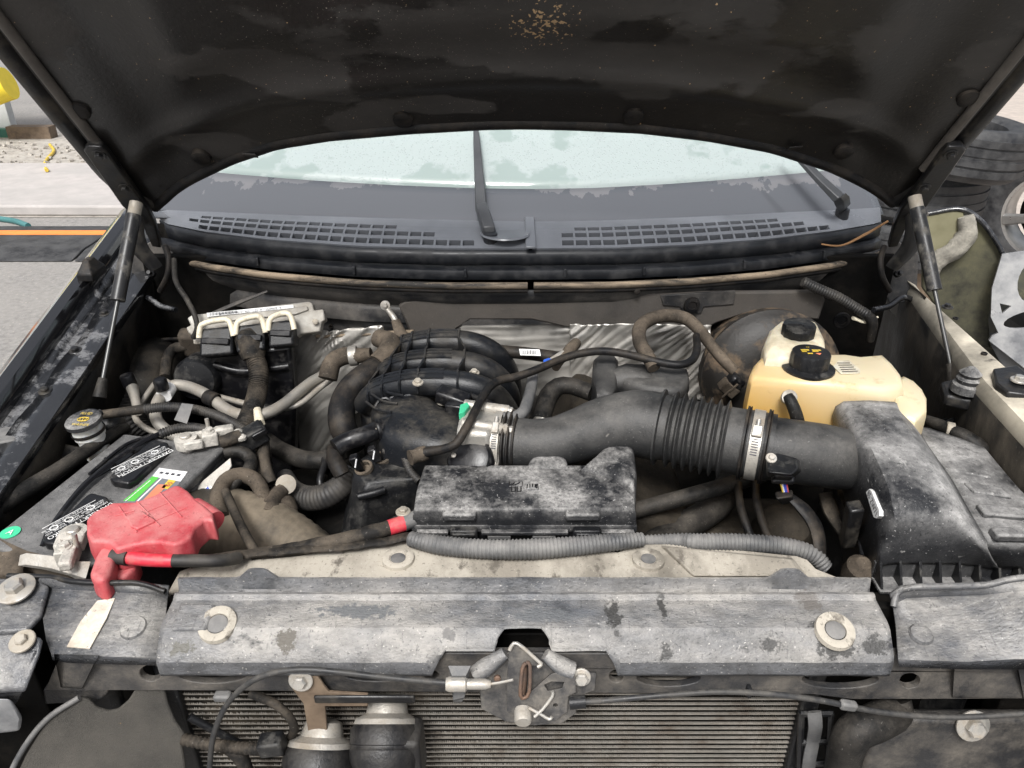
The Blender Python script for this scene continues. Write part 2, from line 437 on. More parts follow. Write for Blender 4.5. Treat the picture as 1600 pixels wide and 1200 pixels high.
    battery=pmat('dusty battery case with painted sky sheen', (.030, .030, .032), .38, dust=(.22, .217, .212), amt=.54, dscale=8, soft=.2, up=.85, bump=.5, bscale=500, fine=.5, speck=.55),  # besides real dust, the lid's sky reflection is put into the colour
    hornc=pmat('horn shell', (.012, .012, .0135), .34, dust=(.085, .078, .068), amt=.32, dscale=22, soft=.2, up=.6, bump=.4, bscale=260, fine=.5),
    tyre=pmat('tyre rubber', (.022, .023, .026), .5, dust=(.10, .10, .10), amt=.36, dscale=16, soft=.2, bump=.2),
    rim=pmat('silver rim', (.40, .395, .385), .32, metal=.75, var=.2),
    olive=pmat('olive primer', (.15, .14, .075), .5, dust=(.20, .185, .12), amt=.35, dscale=9, soft=.2),
    foam=pmat('foam strip', (.24, .225, .19), .95, var=.3, vscale=40, bump=1.2, bscale=260),
    crash=pmat('grey headlamp frame', (.20, .205, .215), .4, dust=(.40, .395, .38), amt=.42, dscale=9, soft=.16, bump=.3, bscale=100, dust2=(.04, .04, .042), amt2=.25, d2scale=20),
    liner=pmat('black fender liner', (.014, .0145, .013), .42, dust=(.12, .113, .065), amt=.50, dscale=4.5, soft=.10, bump=.2),
    asphalt=pmat('asphalt', (.165, .158, .15), .85, dust=(.27, .255, .235), amt=.5, dscale=1.4, soft=.25, bump=.6, bscale=90, grain=.5, var=.4, vscale=30, speck=.5, dust2=(.36, .33, .29), amt2=.30, d2scale=45),
    slab=pmat('pale concrete slab', (.42, .39, .37), .7, dust=(.33, .315, .30), amt=.42, dscale=1.2, soft=.2, var=.1, bump=.2, bscale=40),
    gravel=pmat('gravel and dirt', (.27, .245, .215), .95, dust=(.40, .375, .335), amt=.5, dscale=8, soft=.12, bump=1.0, bscale=40, var=.4, vscale=25),
    mat_black=pmat('black rubber ramp', (.035, .035, .037), .6, dust=(.10, .10, .10), amt=.4, dscale=9, soft=.2, bump=1.0, bscale=55),
    orange_line=pmat('orange stripe', (.80, .24, .05), .6, var=.08),
    wall=pmat('pale wall sheet', (.48, .50, .51), .6, var=.06),
    yel=pmat('yellow rail', (.80, .62, .04), .45, var=.06),
    grn=pmat('green angle iron', (.03, .13, .10), .5, var=.1),
    tealhose=pmat('teal hose', (.05, .16, .16), .5, var=.1),
    hood_edge=pmat('hood edge paint', (.04, .037, .034), .4, dust=(.20, .18, .16), amt=.45, dscale=9, soft=.25, bump=.2),
    wood=pmat('twig', (.30, .16, .07), .8),
    wire_y=pmat('yellow wire', (.6, .42, .05), .5), wire_b=pmat('blue wire', (.05, .08, .45), .5), wire_w=pmat('white wire', (.7, .7, .7), .5),
    clip_blue=pmat('blue fitting', (.03, .12, .6), .4),
    wiper=pmat('wiper paint', (.045, .047, .052), .32, dust=(.10, .105, .11), amt=.4, dscale=12, soft=.3, bump=.1, drough=.4),
)
# ---- special materials
def nodes_of(name):
    m = bpy.data.materials.new(name); m.use_nodes = True
    return m, m.node_tree.nodes, m.node_tree.links, m.node_tree.nodes['Principled BSDF']
def nnoise(N, L, vec, scale, detail=5, rg=.6):
    t = N.new('ShaderNodeTexNoise'); t.inputs['Scale'].default_value = scale; t.inputs['Detail'].default_value = detail
    t.inputs['Roughness'].default_value = rg; L.new(vec, t.inputs['Vector']); return t.outputs['Fac']
def nrange(N, L, s, a, b, lo=0, hi=1):
    t = N.new('ShaderNodeMapRange'); L.new(s, t.inputs['Value'])
    for k, v in (('From Min', a), ('From Max', b), ('To Min', lo), ('To Max', hi)): t.inputs[k].default_value = v
    return t.outputs[0]
def nmix(N, L, f, a, b):
    t = N.new('ShaderNodeMix'); t.data_type = 'RGBA'; L.new(f, t.inputs[0])
    for i, s in ((6, a), (7, b)):
        if isinstance(s, tuple): t.inputs[i].default_value = (*s, 1)
        else: L.new(s, t.inputs[i])
    return t.outputs[2]
def nmath(N, L, op, a, b):
    t = N.new('ShaderNodeMath'); t.operation = op
    for i, s in enumerate((a, b)):
        if isinstance(s, (int, float)): t.inputs[i].default_value = s
        else: L.new(s, t.inputs[i])
    return t.outputs[0]
def ndist(N, L, pos, c):
    t = N.new('ShaderNodeVectorMath'); t.operation = 'DISTANCE'; L.new(pos, t.inputs[0]); t.inputs[1].default_value = c
    return t.outputs['Value']

HP = Vector((0, .85, 1.28)); HD = Vector((0, -math.cos(R(50)), math.sin(R(50)))); HN = Vector((0, -math.sin(R(50)), -math.cos(R(50))))
def hood_mat():
    m, N, L, b = nodes_of('hood underside, damp with dry dusty islands')
    g = N.new('ShaderNodeNewGeometry'); mp = N.new('ShaderNodeMapping'); mp.inputs['Scale'].default_value = (.75, 1, 1.5); mp.inputs['Location'].default_value = (3.1, .4, .9)
    L.new(g.outputs['Position'], mp.inputs['Vector']); p = mp.outputs[0]
    def blob(px, py, rx):
        c_ = PP(px, py, HP, HN); vm = N.new('ShaderNodeVectorMath'); vm.operation = 'SUBTRACT'; L.new(g.outputs['Position'], vm.inputs[0]); vm.inputs[1].default_value = c_
        v2 = N.new('ShaderNodeVectorMath'); v2.operation = 'MULTIPLY'; L.new(vm.outputs[0], v2.inputs[0]); v2.inputs[1].default_value = (1 / rx[0], 1 / rx[1], 1 / rx[1])
        v3 = N.new('ShaderNodeVectorMath'); v3.operation = 'LENGTH'; L.new(v2.outputs[0], v3.inputs[0])
        return nrange(N, L, v3.outputs['Value'], .3, 1.7, .30, 0)
    acc = None
    for px, py, rx in ((430, 105, (.13, .05)), (560, 70, (.14, .05)), (700, 50, (.16, .08)), (840, 60, (.12, .09)), (1010, 90, (.16, .06)), (1150, 70, (.14, .08)), (720, 165, (.10, .02)), (600, 195, (.07, .02)), (1310, 168, (.06, .018)), (60, 40, (.05, .05)), (1560, 80, (.07, .08)), (330, 230, (.08, .03)), (1370, 60, (.05, .05)), (900, 10, (.2, .06))):
        q_ = blob(px, py, rx); acc = q_ if acc is None else nmath(N, L, 'MAXIMUM', acc, q_)
    isl = nrange(N, L, nmath(N, L, 'ADD', nnoise(N, L, p, 6.0, 8, .60), acc), .655, .70)
    soft = nrange(N, L, nnoise(N, L, p, 11, 6, .6), .35, .7, .55, 1.0)
    c = nmix(N, L, nnoise(N, L, p, 30, 6, .7), (.0085, .0080, .0078), (.018, .0165, .0155))
    c = nmix(N, L, nmath(N, L, 'MULTIPLY', isl, soft), c, (.046, .043, .0405))
    sp = PP(845, 30, HP, HN); d1 = nrange(N, L, ndist(N, L, g.outputs['Position'], sp), .01, .075, 1, 0)
    s2 = PP(560, 70, HP, HN); d2 = nrange(N, L, ndist(N, L, g.outputs['Position'], s2), .05, .40, .62, .28)
    hi = nnoise(N, L, g.outputs['Position'], 170, 3, .5)
    spk = nmath(N, L, 'MULTIPLY', nrange(N, L, nmath(N, L, 'ADD', hi, nmath(N, L, 'MULTIPLY', d1, .20)), .735, .755), 1)
    c = nmix(N, L, spk, c, (.42, .29, .16))
    hi2 = nnoise(N, L, g.outputs['Position'], 420, 2, .5)
    spk2 = nrange(N, L, nmath(N, L, 'ADD', hi2, nmath(N, L, 'MULTIPLY', d2, .12)), .775, .80)
    c = nmix(N, L, spk2, c, (.30, .27, .23))
    L.new(c, b.inputs['Base Color'])
    L.new(nrange(N, L, isl, 0, 1, .38, .62), b.inputs['Roughness'])
    bp = N.new('ShaderNodeBump'); bp.inputs['Strength'].default_value = .25; bp.inputs['Distance'].default_value = .002
    L.new(nnoise(N, L, g.outputs['Position'], 160, 4), bp.inputs['Height']); L.new(bp.outputs[0], b.inputs['Normal'])
    return m
M['hood'] = hood_mat()
def glass_mat(frit):
    m, N, L, b = nodes_of('wet frit band' if frit else 'wet windshield with painted sky brightness')
    g = N.new('ShaderNodeNewGeometry'); pos = g.outputs['Position']
    mp = N.new('ShaderNodeMapping'); mp.inputs['Scale'].default_value = (1, .7, .7); L.new(pos, mp.inputs['Vector'])
    drop = N.new('ShaderNodeTexVoronoi'); drop.inputs['Scale'].default_value = 210; drop.inputs['Randomness'].default_value = 1; L.new(mp.outputs[0], drop.inputs['Vector'])
    dm = nrange(N, L, drop.outputs['Distance'], .12, .30, 1, 0)
    reg = nrange(N, L, nnoise(N, L, pos, 3.4, 5, .6), .46, .49)
    dm = nmath(N, L, 'MULTIPLY', dm, reg)
    bp = N.new('ShaderNodeBump'); bp.inputs['Strength'].default_value = .15 if frit else .45; bp.inputs['Distance'].default_value = .004
    L.new(dm, bp.inputs['Height']); L.new(bp.outputs[0], b.inputs['Normal'])
    if frit:
        sz = N.new('ShaderNodeSeparateXYZ'); L.new(pos, sz.inputs[0])
        sheet = nrange(N, L, nmath(N, L, 'ADD', nnoise(N, L, mp.outputs[0], 16, 7, .62), nmath(N, L, 'MULTIPLY', nmath(N, L, 'SUBTRACT', sz.outputs['Z'], 1.288), 9.0)), .575, .59)
        c = nmix(N, L, sheet, (.085, .09, .10), (.145, .145, .152))  # bright reflection of the wet sheets put into the base colour
        L.new(c, b.inputs['Base Color']); b.inputs['Roughness'].default_value = .12
        b.inputs['Coat Weight'].default_value = .5
    else:
        c = nmix(N, L, reg, (.34, .40, .385), (.45, .50, .495))  # pale base colour stands in for bright sky in the glass
        c = nmix(N, L, nmath(N, L, 'MULTIPLY', dm, .20), c, (.30, .34, .34))
        L.new(c, b.inputs['Base Color']); b.inputs['Roughness'].default_value = .1
        b.inputs['Coat Weight'].default_value = .5; b.inputs['Coat Roughness'].default_value = .03
        tr = N.new('ShaderNodeBsdfTransparent'); tr.inputs['Color'].default_value = (.75, .9, .86, 1)
        mx = N.new('ShaderNodeMixShader'); mx.inputs[0].default_value = .30
        L.new(b.outputs[0], mx.inputs[1]); L.new(tr.outputs[0], mx.inputs[2]); L.new(mx.outputs[0], N['Material Output'].inputs['Surface'])
    return m
M['glass'] = glass_mat(False); M['frit'] = glass_mat(True)
def tank_mat():
    m, N, L, b = nodes_of('aged coolant tank, amber where the coolant stands')
    g = N.new('ShaderNodeNewGeometry'); s = N.new('ShaderNodeSeparateXYZ'); L.new(g.outputs['Position'], s.inputs[0])
    z = nmath(N, L, 'ADD', s.outputs['Z'], nmath(N, L, 'MULTIPLY', nnoise(N, L, g.outputs['Position'], 12, 4), .05))
    x = nmath(N, L, 'MULTIPLY', s.outputs['X'], .9)
    zz = nmath(N, L, 'MULTIPLY', nmath(N, L, 'SUBTRACT', z, 1.1), 2.2)
    f = nrange(N, L, nmath(N, L, 'ADD', zz, x), .27, .60, 1, 0)
    c = nmix(N, L, f, (.63, .545, .37), (.56, .30, .03))
    st = nrange(N, L, nnoise(N, L, g.outputs['Position'], 26, 6, .65), .60, .74, 0, .6)
    c = nmix(N, L, st, c, (.36, .22, .08))
    L.new(c, b.inputs['Base Color']); b.inputs['Roughness'].default_value = .36
    b.inputs['Subsurface Weight'].default_value = .2; b.inputs['Subsurface Radius'].default_value = (.02, .012, .005); b.inputs['Subsurface Scale'].default_value = 1
    return m
M['tank'] = tank_mat()
M['slab_tan'] = pmat('tan concrete', (.44, .38, .33), .8, dust=(.36, .32, .285), amt=.45, dscale=3, soft=.2, var=.15, bump=.3, bscale=60, speck=.5)

# =================================================================== SETTING
def sheet(name, pts, z, mat, kind='structure'):
    vs = [Vector((x, y, z)) for x, y in pts]
    o = mk(name, vs, [tuple(range(len(vs)))], mat, smooth=False); o['kind'] = kind
    return o
ground = sheet('ground', [(-150, -150), (150, -150), (150, 150), (-150, 150)], 0, M['asphalt'])
tag(sheet('gravel_strip', [(-30, 5.35), (-1.1, 5.35), (-1.1, 9.0), (-30, 9.0)], .004, M['gravel']))
def slab_thing():
    pts = [(-14, 5.5), (-1.2, 5.35), (-1.2, 6.95), (-14, 6.95)]
    vs = [Vector((x, y, .09)) for x, y in pts] + [Vector((x, y, 0)) for x, y in pts]
    o = mk('pavement', vs, [(0, 1, 2, 3), (4, 5, 6, 7), (0, 1, 5, 4), (1, 2, 6, 5), (2, 3, 7, 6), (3, 0, 4, 7)], M['slab'], bev=.02)
    o['kind'] = 'structure'
slab_thing()
# pebbles on the dirt
vs, fs = [], []
for i in range(420):
    c = Vector((random.uniform(-9, -3.6), random.uniform(7.0, 8.4), .012)); s = random.uniform(.012, .05)
    d = box_data(c, (s, s * random.uniform(.6, 1.2), s * .7), EU(random.uniform(0, 40), random.uniform(0, 40), random.uniform(0, 90)))
    vs, fs = join((vs, fs), d)
mk('pebbles', vs, fs, M['gravel'], kind='stuff')
# rubber ramp with orange stripe
rm = thing('rubber_ramp', 'black rubber ramp sections with an orange stripe lying on the asphalt', 'ramp', (-4.2, 4.6, 0))
for x0, x1 in ((-6.4, -4.42), (-4.4, -2.96), (-2.94, -1.5)):
    v, f = loft_data([[Vector((x, 4.28, .006)), Vector((x, 4.45, .035)), Vector((x, 4.98, .035)), Vector((x, 5.10, .006))] for x in (x0, x1)])
    pn = mk('ramp_panel', v, f, M['mat_black'], rm, bev=.004)
box('stripe', (-3.95, 4.83, .037), (4.9, .10, .004), M['orange_line'], rm, bev=0)
# pale wall, yellow rail, green angle
wl = thing('pale_wall', 'pale grey sheet wall with green angle iron along its foot', 'wall', (-7.5, 8.6, 0))
box('wall_sheet', (-8.75, 8.9, .9), (5.6, .12, 1.8), M['wall'], wl)
box('angle_iron', (-8.7, 8.78, .05), (5.5, .10, .10), M['grn'], wl)
box('wood_block', (-5.65, 8.72, .07), (.5, .16, .14), M['brown'], wl)
tag(tube('yellow_rail', [PY(-260, 165, 8.3), PY(-60, 150, 8.35), PY(14, 130, 8.4)], .17, M['yel'], n=16), 'thick yellow guard rail in front of the pale wall', 'rail')
tag(tube('teal_hose', [PZ(-40, 338, .02), PZ(0, 342, .02), PZ(25, 346, .02), PZ(44, 353, .02)], .022, M['tealhose']), 'teal garden hose lying beside the rubber ramp', 'hose')
tag(tube('yellow_rope', [PZ(78, 226, .02), PZ(84, 236, .02), PZ(74, 248, .02), PZ(70, 258, .02), PZ(73, 266, .11)], .016, M['wire_y']), 'thin yellow rope lying on the gravel', 'rope')
# right background: stacked tyres, wheel
def tyre(name, c, axis, R0, w, label, group=None, rimmed=False):
    t = thing(name, label, 'tyre', Vector(c) - Vector((0, 0, R0 if rimmed else w / 2)))
    prof = []
    for k in range(15):
        a = -PI / 2 + PI * k / 14
        prof.append((R0 * (.80 + .20 * max(0, math.cos(a)) ** .45), w / 2 * math.sin(a)))
    prof = [(R0 * .62, -w * .40), (R0 * .68, -w * .46)] + prof[1:-1] + [(R0 * .68, w * .46), (R0 * .62, w * .40), (R0 * .60, 0)]
    lathe('tyre', prof + [prof[0]], c, M['tyre'], t, axis=axis, n=40, closed=False)
    for h in (-.28, -.1, .1, .28):
        lathe('tread_rib', [(R0 * .97, w * (h - .07)), (R0 * 1.012, w * (h - .065)), (R0 * 1.012, w * (h + .065)), (R0 * .97, w * (h + .07))], c, M['tyre'], t, axis=axis, n=40, closed=False)
    if rimmed:
        lathe('rim', [(R0 * .64, -w * .42), (R0 * .60, -w * .40), (R0 * .58, w * .2), (R0 * .64, w * .42)], c, M['rim'], t, axis=axis, n=40, closed=False)
        u, w2, ax = frame(axis)
        for k in range(5):
            a = 2 * PI * k / 5 + .3; d = u * math.cos(a) + w2 * math.sin(a); s = u * -math.sin(a) + w2 * math.cos(a)
            rg = []
            for q, hw in ((.10, .055), (.35, .045), (.61, .06)):
                pc = Vector(c) + d * (R0 * q) - ax * (w * .36)
                rg.append([pc + s * hw * R0 * 1.6, pc + s * hw * R0 - ax * .02, pc - s * hw * R0 - ax * .02, pc - s * hw * R0 * 1.6, pc + ax * .03])
            loft('spoke', rg, M['rim'], t)
        lathe('dark_spoke_backing', [(R0 * .5, w * .1), (R0 * .5, w * .14), (R0 * .1, w * .16)], c, M['dark'], t, axis=axis, n=32)  # dark disc added to blacken the gaps behind the spokes
        lathe('hub', [(R0 * .17, w * -.30), (R0 * .16, w * -.42), (R0 * .08, w * -.44)], c, M['rim'], t, axis=axis)
    return t
tc = PZ(1490, 222, .95)
tyre('stacked_tyre', tc, (.10, -.06, 1), .345, .25, 'dusty black tyre lying flat on top of the pile beyond the open hood')
tyre('stacked_tyre', tc + Vector((-.05, .16, -.27)), (0, 0, 1), .34, .25, 'middle black tyre of the pile beyond the open hood')
tyre('stacked_tyre', tc + Vector((-.08, .18, -.53)), (0, 0, 1), .34, .25, 'bottom black tyre of the pile beyond the open hood')
tag(box('wooden_pallet', tc + Vector((-.1, .2, -.805)), (.5, .5, .29), M['brown']), 'low brown block under the pile of tyres', 'block')
wc = PZ(1650, 335, .42)
tyre('rimmed_tyre', wc, (.78, .62, .05), .41, .24, 'black tyre on a silver spoked rim standing on the pavement', rimmed=True)
sheet('concrete_apron', [(2.0, 1.6), (14, 1.6), (14, 14), (2.0, 14)], .004, M['slab_tan'])
mk_ = PZ(1520, 318, .008); box('ground_mark', mk_, (.10, .45, .004), M['yellow'], bev=0)['kind'] = 'structure'

# =================================================================== HOOD
def pl(px):   # photo points on the hood plane -> (x, t)
    p = PP(px[0], px[1], HP, HN)
    return p.x, (p - HP).dot(HD)
arc = [(215, 325), (245, 312), (300, 282), (370, 248), (440, 224), (520, 211), (640, 200), (760, 193), (820, 192), (900, 194), (1000, 199), (1100, 211), (1200, 230), (1290, 260), (1350, 288), (1400, 312), (1432, 326)]
arc_xt = [pl(p) for p in arc]
def t_rear(x):
    if x <= arc_xt[0][0]: return arc_xt[0][1]
    for (x0, t0), (x1, t1) in zip(arc_xt, arc_xt[1:]):
        if x0 <= x <= x1: return t0 + (t1 - t0) * (x - x0) / (x1 - x0)
    return arc_xt[-1][1]
HW = .745
def hw(t): return HW + .012 * math.sin(min(1, t / 1.1) * PI) - .055 * max(0, 1 - max(0, t) / .13) ** 2
hood = thing('hood', 'raised black hood showing its damp dusty underside', 'hood', HP)
NX, NT = 96, 70
def hood_pt(u, v, off=0.0, relief=True):
    x0 = u * HW
    ta = t_rear(x0 * .985)
    t = ta + (1.12 - ta) * v
    x = u * hw(t)
    q = 0.0
    if relief:
        dr = t - ta
        q += .010 * math.exp(-((dr - .105) / .022) ** 2) * (1 - abs(u) ** 6)      # arched bead parallel to the rear edge
        q -= .012 * math.exp(-((abs(u) - .80) / .07) ** 2) * min(1, dr / .06)       # side channels
        q += .012 * max(0, min(1, (dr - .17) / .05)) * max(0, min(1, (.72 - abs(u)) / .06)) # deep pressed centre field
        q -= .018 * math.exp(-((abs(u) - .33) / .10) ** 2) * max(0, min(1, (dr - .2) / .1))
        q += .0015 * noise.noise(Vector((x * 6, t * 6, 0)))
    return Vector((x, 0, 0)) + Vector((0, HP.y, HP.z)) + HD * t + HN * (q + off)
rows = [[hood_pt(-1 + 2 * i / NX, j / NT) for i in range(NX + 1)] for j in range(NT + 1)]
top = [[hood_pt(-1 + 2 * i / NX, j / NT, -.035, False) for i in range(NX + 1)] for j in range(NT + 1)]
vs = [p for r in rows for p in r]; k = NX + 1
fs = [(j * k + i, j * k + i + 1, (j + 1) * k + i + 1, (j + 1) * k + i) for j in range(NT) for i in range(NX)]
mk('inner_panel', vs, fs, M['hood'], hood)
vs2 = [p for r in top for p in r]
mk('outer_skin', vs2, fs, M['paint'], hood)
# rear rubber edge, side flanges
redge = [hood_pt(-1 + 2 * i / 60, 0, -.004, False) - HD * .004 for i in range(61)]
tube('rear_edge_strip', redge, .011, M['rubber'], hood, n=10, step=.02)
for s in (-1, 1):
    pts = [hood_pt(s * 1.0, .0 + .9 * j / 20, -.012, False) for j in range(21)]
    tube('side_edge', pts, .021, M['hinge'], hood, n=10, step=.03)
    pts = [hood_pt(s * .955, .085 + .85 * j / 20, .004, False) for j in range(21)]
    tube('side_lip', pts, .0085, M['hood_edge'], hood, n=8, step=.03)
for px, py in ((630, 185), (990, 180), (315, 245), (1318, 236), (1512, 152), (125, 172)):
    lathe('pad', [(.017, -.02), (.0165, .001), (.012, .0035), (.004, .004)], PP(px, py, HP, HN) + HN * .004, M['rubber'], hood, axis=HN, n=20)
for px, py, s in ((392, 237, -1), (1240, 226, 1)):    # torn corner tabs with dark slots
    c = PP(px, py, HP, HN) + HN * .008
    box('torn_tab', c, (.026, .012, .002), M['hood'], hood, rot=EU(-40, 0, s * 16), bev=.0008)

# hinges
for s, lab in ((-1, 'black hinge bracket bolted to the hood beside the wet black fender'), (1, 'black hinge bracket bolted to the hood above the bare apron rail')):
    mx = (lambda x: x) if s < 0 else (lambda x: 1640 - x)
    hg = hood
    o = HP + HN * .022
    hgp = plate('hinge_bracket', [(mx(x), y) for x, y in ((130, 236), (136, 229), (158, 230), (168, 240), (232, 328), (243, 352), (252, 388), (238, 386), (222, 352), (208, 338), (190, 322), (150, 265))], o, HN, .014, M['hinge'], hg, bev=.003)
    for bx, by in ((155, 241), (196, 293)): bolt(hgp, PP(mx(bx), by, o, HN), HN, .0065, M['hinge'])
    a = PP(mx(212), 330, o, HN); b_ = Vector((a.x - s * .005, a.y + .02, a.z - .12))
    tube('hinge_arm', [a + Vector((0, .01, .02)), (a + b_) / 2 + Vector((s * .02, 0, 0)), b_], [.016, .02, .015], M['hinge'], hg, n=8, flat=.5)
    st = thing('gas_strut', 'gas strut holding the hood beside the %s' % ('washer filler' if s < 0 else 'bare apron rail'), 'strut', (0, 0, 0), group='hood gas struts')
    if s < 0: A, Mid, B = PP(212, 322, o + HN * .02, HN), None, PZ(157, 612, 1.045)
    else: A, Mid, B = PP(1430, 312, o + HN * .02, HN), None, PZ(1489, 588, 1.07)
    st.location = B; WL[st.name] = B.copy()
    d = B - A
    tube('cylinder', [A + d * .05, A + d * .52], .0125, M['strut'], st, straight=True, n=16)
    tube('rod', [A + d * .5, A + d * .97], .0038, M['rod'], st, straight=True, n=12)
    tube('socket', [A + d * -.02, A + d * .06], .0115, M['bolt'], st, straight=True, n=8)
    tube('boot', [A + d * .93, A + d * 1.03], [.008, .012], M['hose'], st, straight=True, n=10)

# =================================================================== WINDSHIELD, COWL, WIPERS
def interp(tab, x):
    if x <= tab[0][0]: a, b = tab[0], tab[1]
    elif x >= tab[-1][0]: a, b = tab[-2], tab[-1]
    else:
        for a, b in zip(tab, tab[1:]):
            if a[0] <= x <= b[0]: break
    return a[1] + (b[1] - a[1]) * (x - a[0]) / (b[0] - a[0])
ZF, ZB = 1.225, 1.25
front = [(236, 335), (262, 350), (320, 362), (420, 374), (560, 384), (700, 388), (835, 388), (960, 387), (1080, 382), (1200, 373), (1300, 361), (1370, 349), (1402, 336)]
back = [(236, 327), (330, 331), (450, 336), (600, 341), (750, 345), (835, 346), (930, 345), (1060, 340), (1200, 333), (1330, 327), (1402, 322)]
FT = sorted((PZ(x, y, ZF).x, PZ(x, y, ZF).y) for x, y in front)
BT = sorted((PZ(x, y, ZB).x, PZ(x, y, ZB).y) for x, y in back)
def cowl_pt(x, v, dz=0.0):   # v 0 front .. 1 back
    yf, yb = interp(FT, x), interp(BT, x)
    return Vector((x, yf + (yb - yf) * v, ZF + (ZB - ZF) * v + .004 * math.sin(v * PI) + dz))
def wind_pt(x, v):           # v metres up the glass
    yb = interp(BT, x)
    a = R(33)
    return Vector((x * (1 - .10 * v), yb + .012 + v * math.cos(a), ZB + .004 + v * math.sin(a) + .02 * v * v))
ws = thing('windshield', 'wet windshield with a dark lower band beyond the cowl', 'windshield', (0, .95, 1.25))
XS = [-.78 + 1.56 * i / 60 for i in range(61)]
fr = lambda x: .078 + .03 * (x / .75) ** 2
gl = [[wind_pt(x, fr(x) + (.75 - fr(x)) * j / 24) for x in XS] for j in range(25)]
fb = [[wind_pt(x, -.03 + (fr(x) + .03) * j / 6) for x in XS] for j in range(7)]
loft('glass', gl, M['glass'], ws, closed=False, solid=.005)
loft('frit_band', fb, M['frit'], ws, closed=False, solid=.005)
# cabin seen faintly through the glass, whose pale colour carries the sky brightness
cb = thing('cabin_interior', 'pale dashboard and steering wheel behind the pale windshield', 'dashboard', (0, 1.5, 1.1))
loft('dashboard', [[Vector((x, 1.12, 1.20)), Vector((x, 1.35, 1.28)), Vector((x, 1.62, 1.27)), Vector((x, 1.66, 1.0))] for x in (-.7, -.3, .3, .7)], M['wall'], cb, closed=False, solid=.01)
lathe('steering_hub', [(.10, 0), (.095, .02), (.05, .035)], (.40, 1.72, 1.36), M['white'], cb, axis=(0, -.85, .5))
tube('steering_rim', [Vector((.40, 1.72, 1.36)) + Vector((.19 * math.cos(a), .095 * math.sin(a), .165 * math.sin(a))) for a in [2 * PI * k / 24 for k in range(25)]], .016, M['rubber'], cb)
box('seat_wall', (0, 2.4, 1.45), (1.5, .2, .8), M['wall'], cb, bev=.05)

cw = thing('cowl_grille', 'wet grey plastic cowl with rows of vent slots below the windshield', 'cowl', (0, .88, 1.22))
def grille(name, xa, xb, slots):
    """panel with open slots: slots = [(v0, v1, x0, x1, pitch)]"""
    vcuts = sorted({0.0, 1.0, *[s[0] for s in slots], *[s[1] for s in slots]})
    p = slots[0][4]; n = int((xb - xa) / p); rw = .0042
    xc = []
    for i in range(n + 1):
        x = xa + (xb - xa) * i / n
        xc += [x, x + rw] if i < n else [x]
    vs = [cowl_pt(x, v) for v in vcuts for x in xc]; k = len(xc); fs = []
    for j in range(len(vcuts) - 1):
        vm = (vcuts[j] + vcuts[j + 1]) / 2
        for i in range(k - 1):
            xm = (xc[i] + xc[i + 1]) / 2; hole = False
            if i % 2 == 1:
                for s in slots:
                    if s[0] < vm < s[1] and s[2] < xm < s[3]: hole = True
            if not hole: fs.append((j * k + i, j * k + i + 1, (j + 1) * k + i + 1, (j + 1) * k + i))
    return mk(name, vs, fs, M['cowl'], cw, smooth=False, solid=.014, solid_off=-1)
x_ = lambda px, py: PZ(px, py, 1.235).x
sl = [(.08, .23, x_(285, 365), x_(735, 380), .0262), (.33, .47, x_(292, 355), x_(680, 365), .0262), (.56, .69, x_(300, 350), x_(615, 355), .0262)]
sr = [(.08, .23, x_(868, 380), x_(1300, 358), .0262), (.33, .47, x_(868, 370), x_(1262, 352), .0262), (.56, .69, x_(900, 360), x_(1200, 345), .0262)]
xm = PZ(829, 388, ZF).x
grille('vent_panel', -.775, xm - .004, sl); grille('vent_panel', xm + .004, .775, sr)
rows_ = [[cowl_pt(x, -.02, -.002), cowl_pt(x, -.055, -.012), cowl_pt(x, -.06, -.030)] for x in XS]
loft('front_lip', rows_, M['cowl_lip'], cw, closed=False, solid=.006)
loft('water_tray', [[cowl_pt(x, .0, -.045), cowl_pt(x, .5, -.06), cowl_pt(x, 1.0, -.03)] for x in XS], M['dark'], cw, closed=False, solid=.004)
box('centre_joint', cowl_pt(xm, .45, .003), (.020, .125, .006), M['cowl'], cw, rot=EU(11, 0, 0), bev=.002)
# gutter below the lip and muddy weather strip
GY = lambda x: cowl_pt(x, -.10)
gt = [[GY(x) + Vector((0, .02, -.028)), GY(x) + Vector((0, -.012, -.034)), GY(x) + Vector((0, -.018, -.050))] for x in XS]
loft('drip_channel', gt, M['cowl_lip'], cw, closed=False, solid=.004)
for px in (402, 560, 730, 880, 1000, 1160, 1300):
    x = PZ(px, 396, 1.2).x
    box('clip', GY(x) + Vector((0, -.017, -.036)), (.005, .012, .016), M['cowl_lip'], cw, bev=.001)
seal = thing('weather_strip', 'mud stained rubber strip along the front of the cowl', 'seal', GY(0) + Vector((0, -.03, -.07)))
for a, b in ((-.792, xm - .006), (xm + .006, .792)):
    tube('strip', [GY(a + (b - a) * i / 20) + Vector((0, -.030, -.058)) for i in range(21)], .0070, M['seal'], seal, n=10, step=.02)
    tube('strip_base', [GY(a + (b - a) * i / 20) + Vector((0, -.026, -.069)) for i in range(21)], .006, M['rubber'], seal, n=8, step=.02)
tw = tube('twig', [PZ(1275, 378, 1.20) + Vector((0, -.012, 0)), PZ(1310, 381, 1.205) + Vector((0, -.012, 0)), PZ(1345, 368, 1.225) + Vector((0, -.012, .004)), PZ(1383, 348, 1.245) + Vector((0, -.01, .006))], [.0015, .002, .003, .002], M['wood'], n=6)
tag(tw, 'small brown twig lying across the cowl end by the hinge', 'twig')
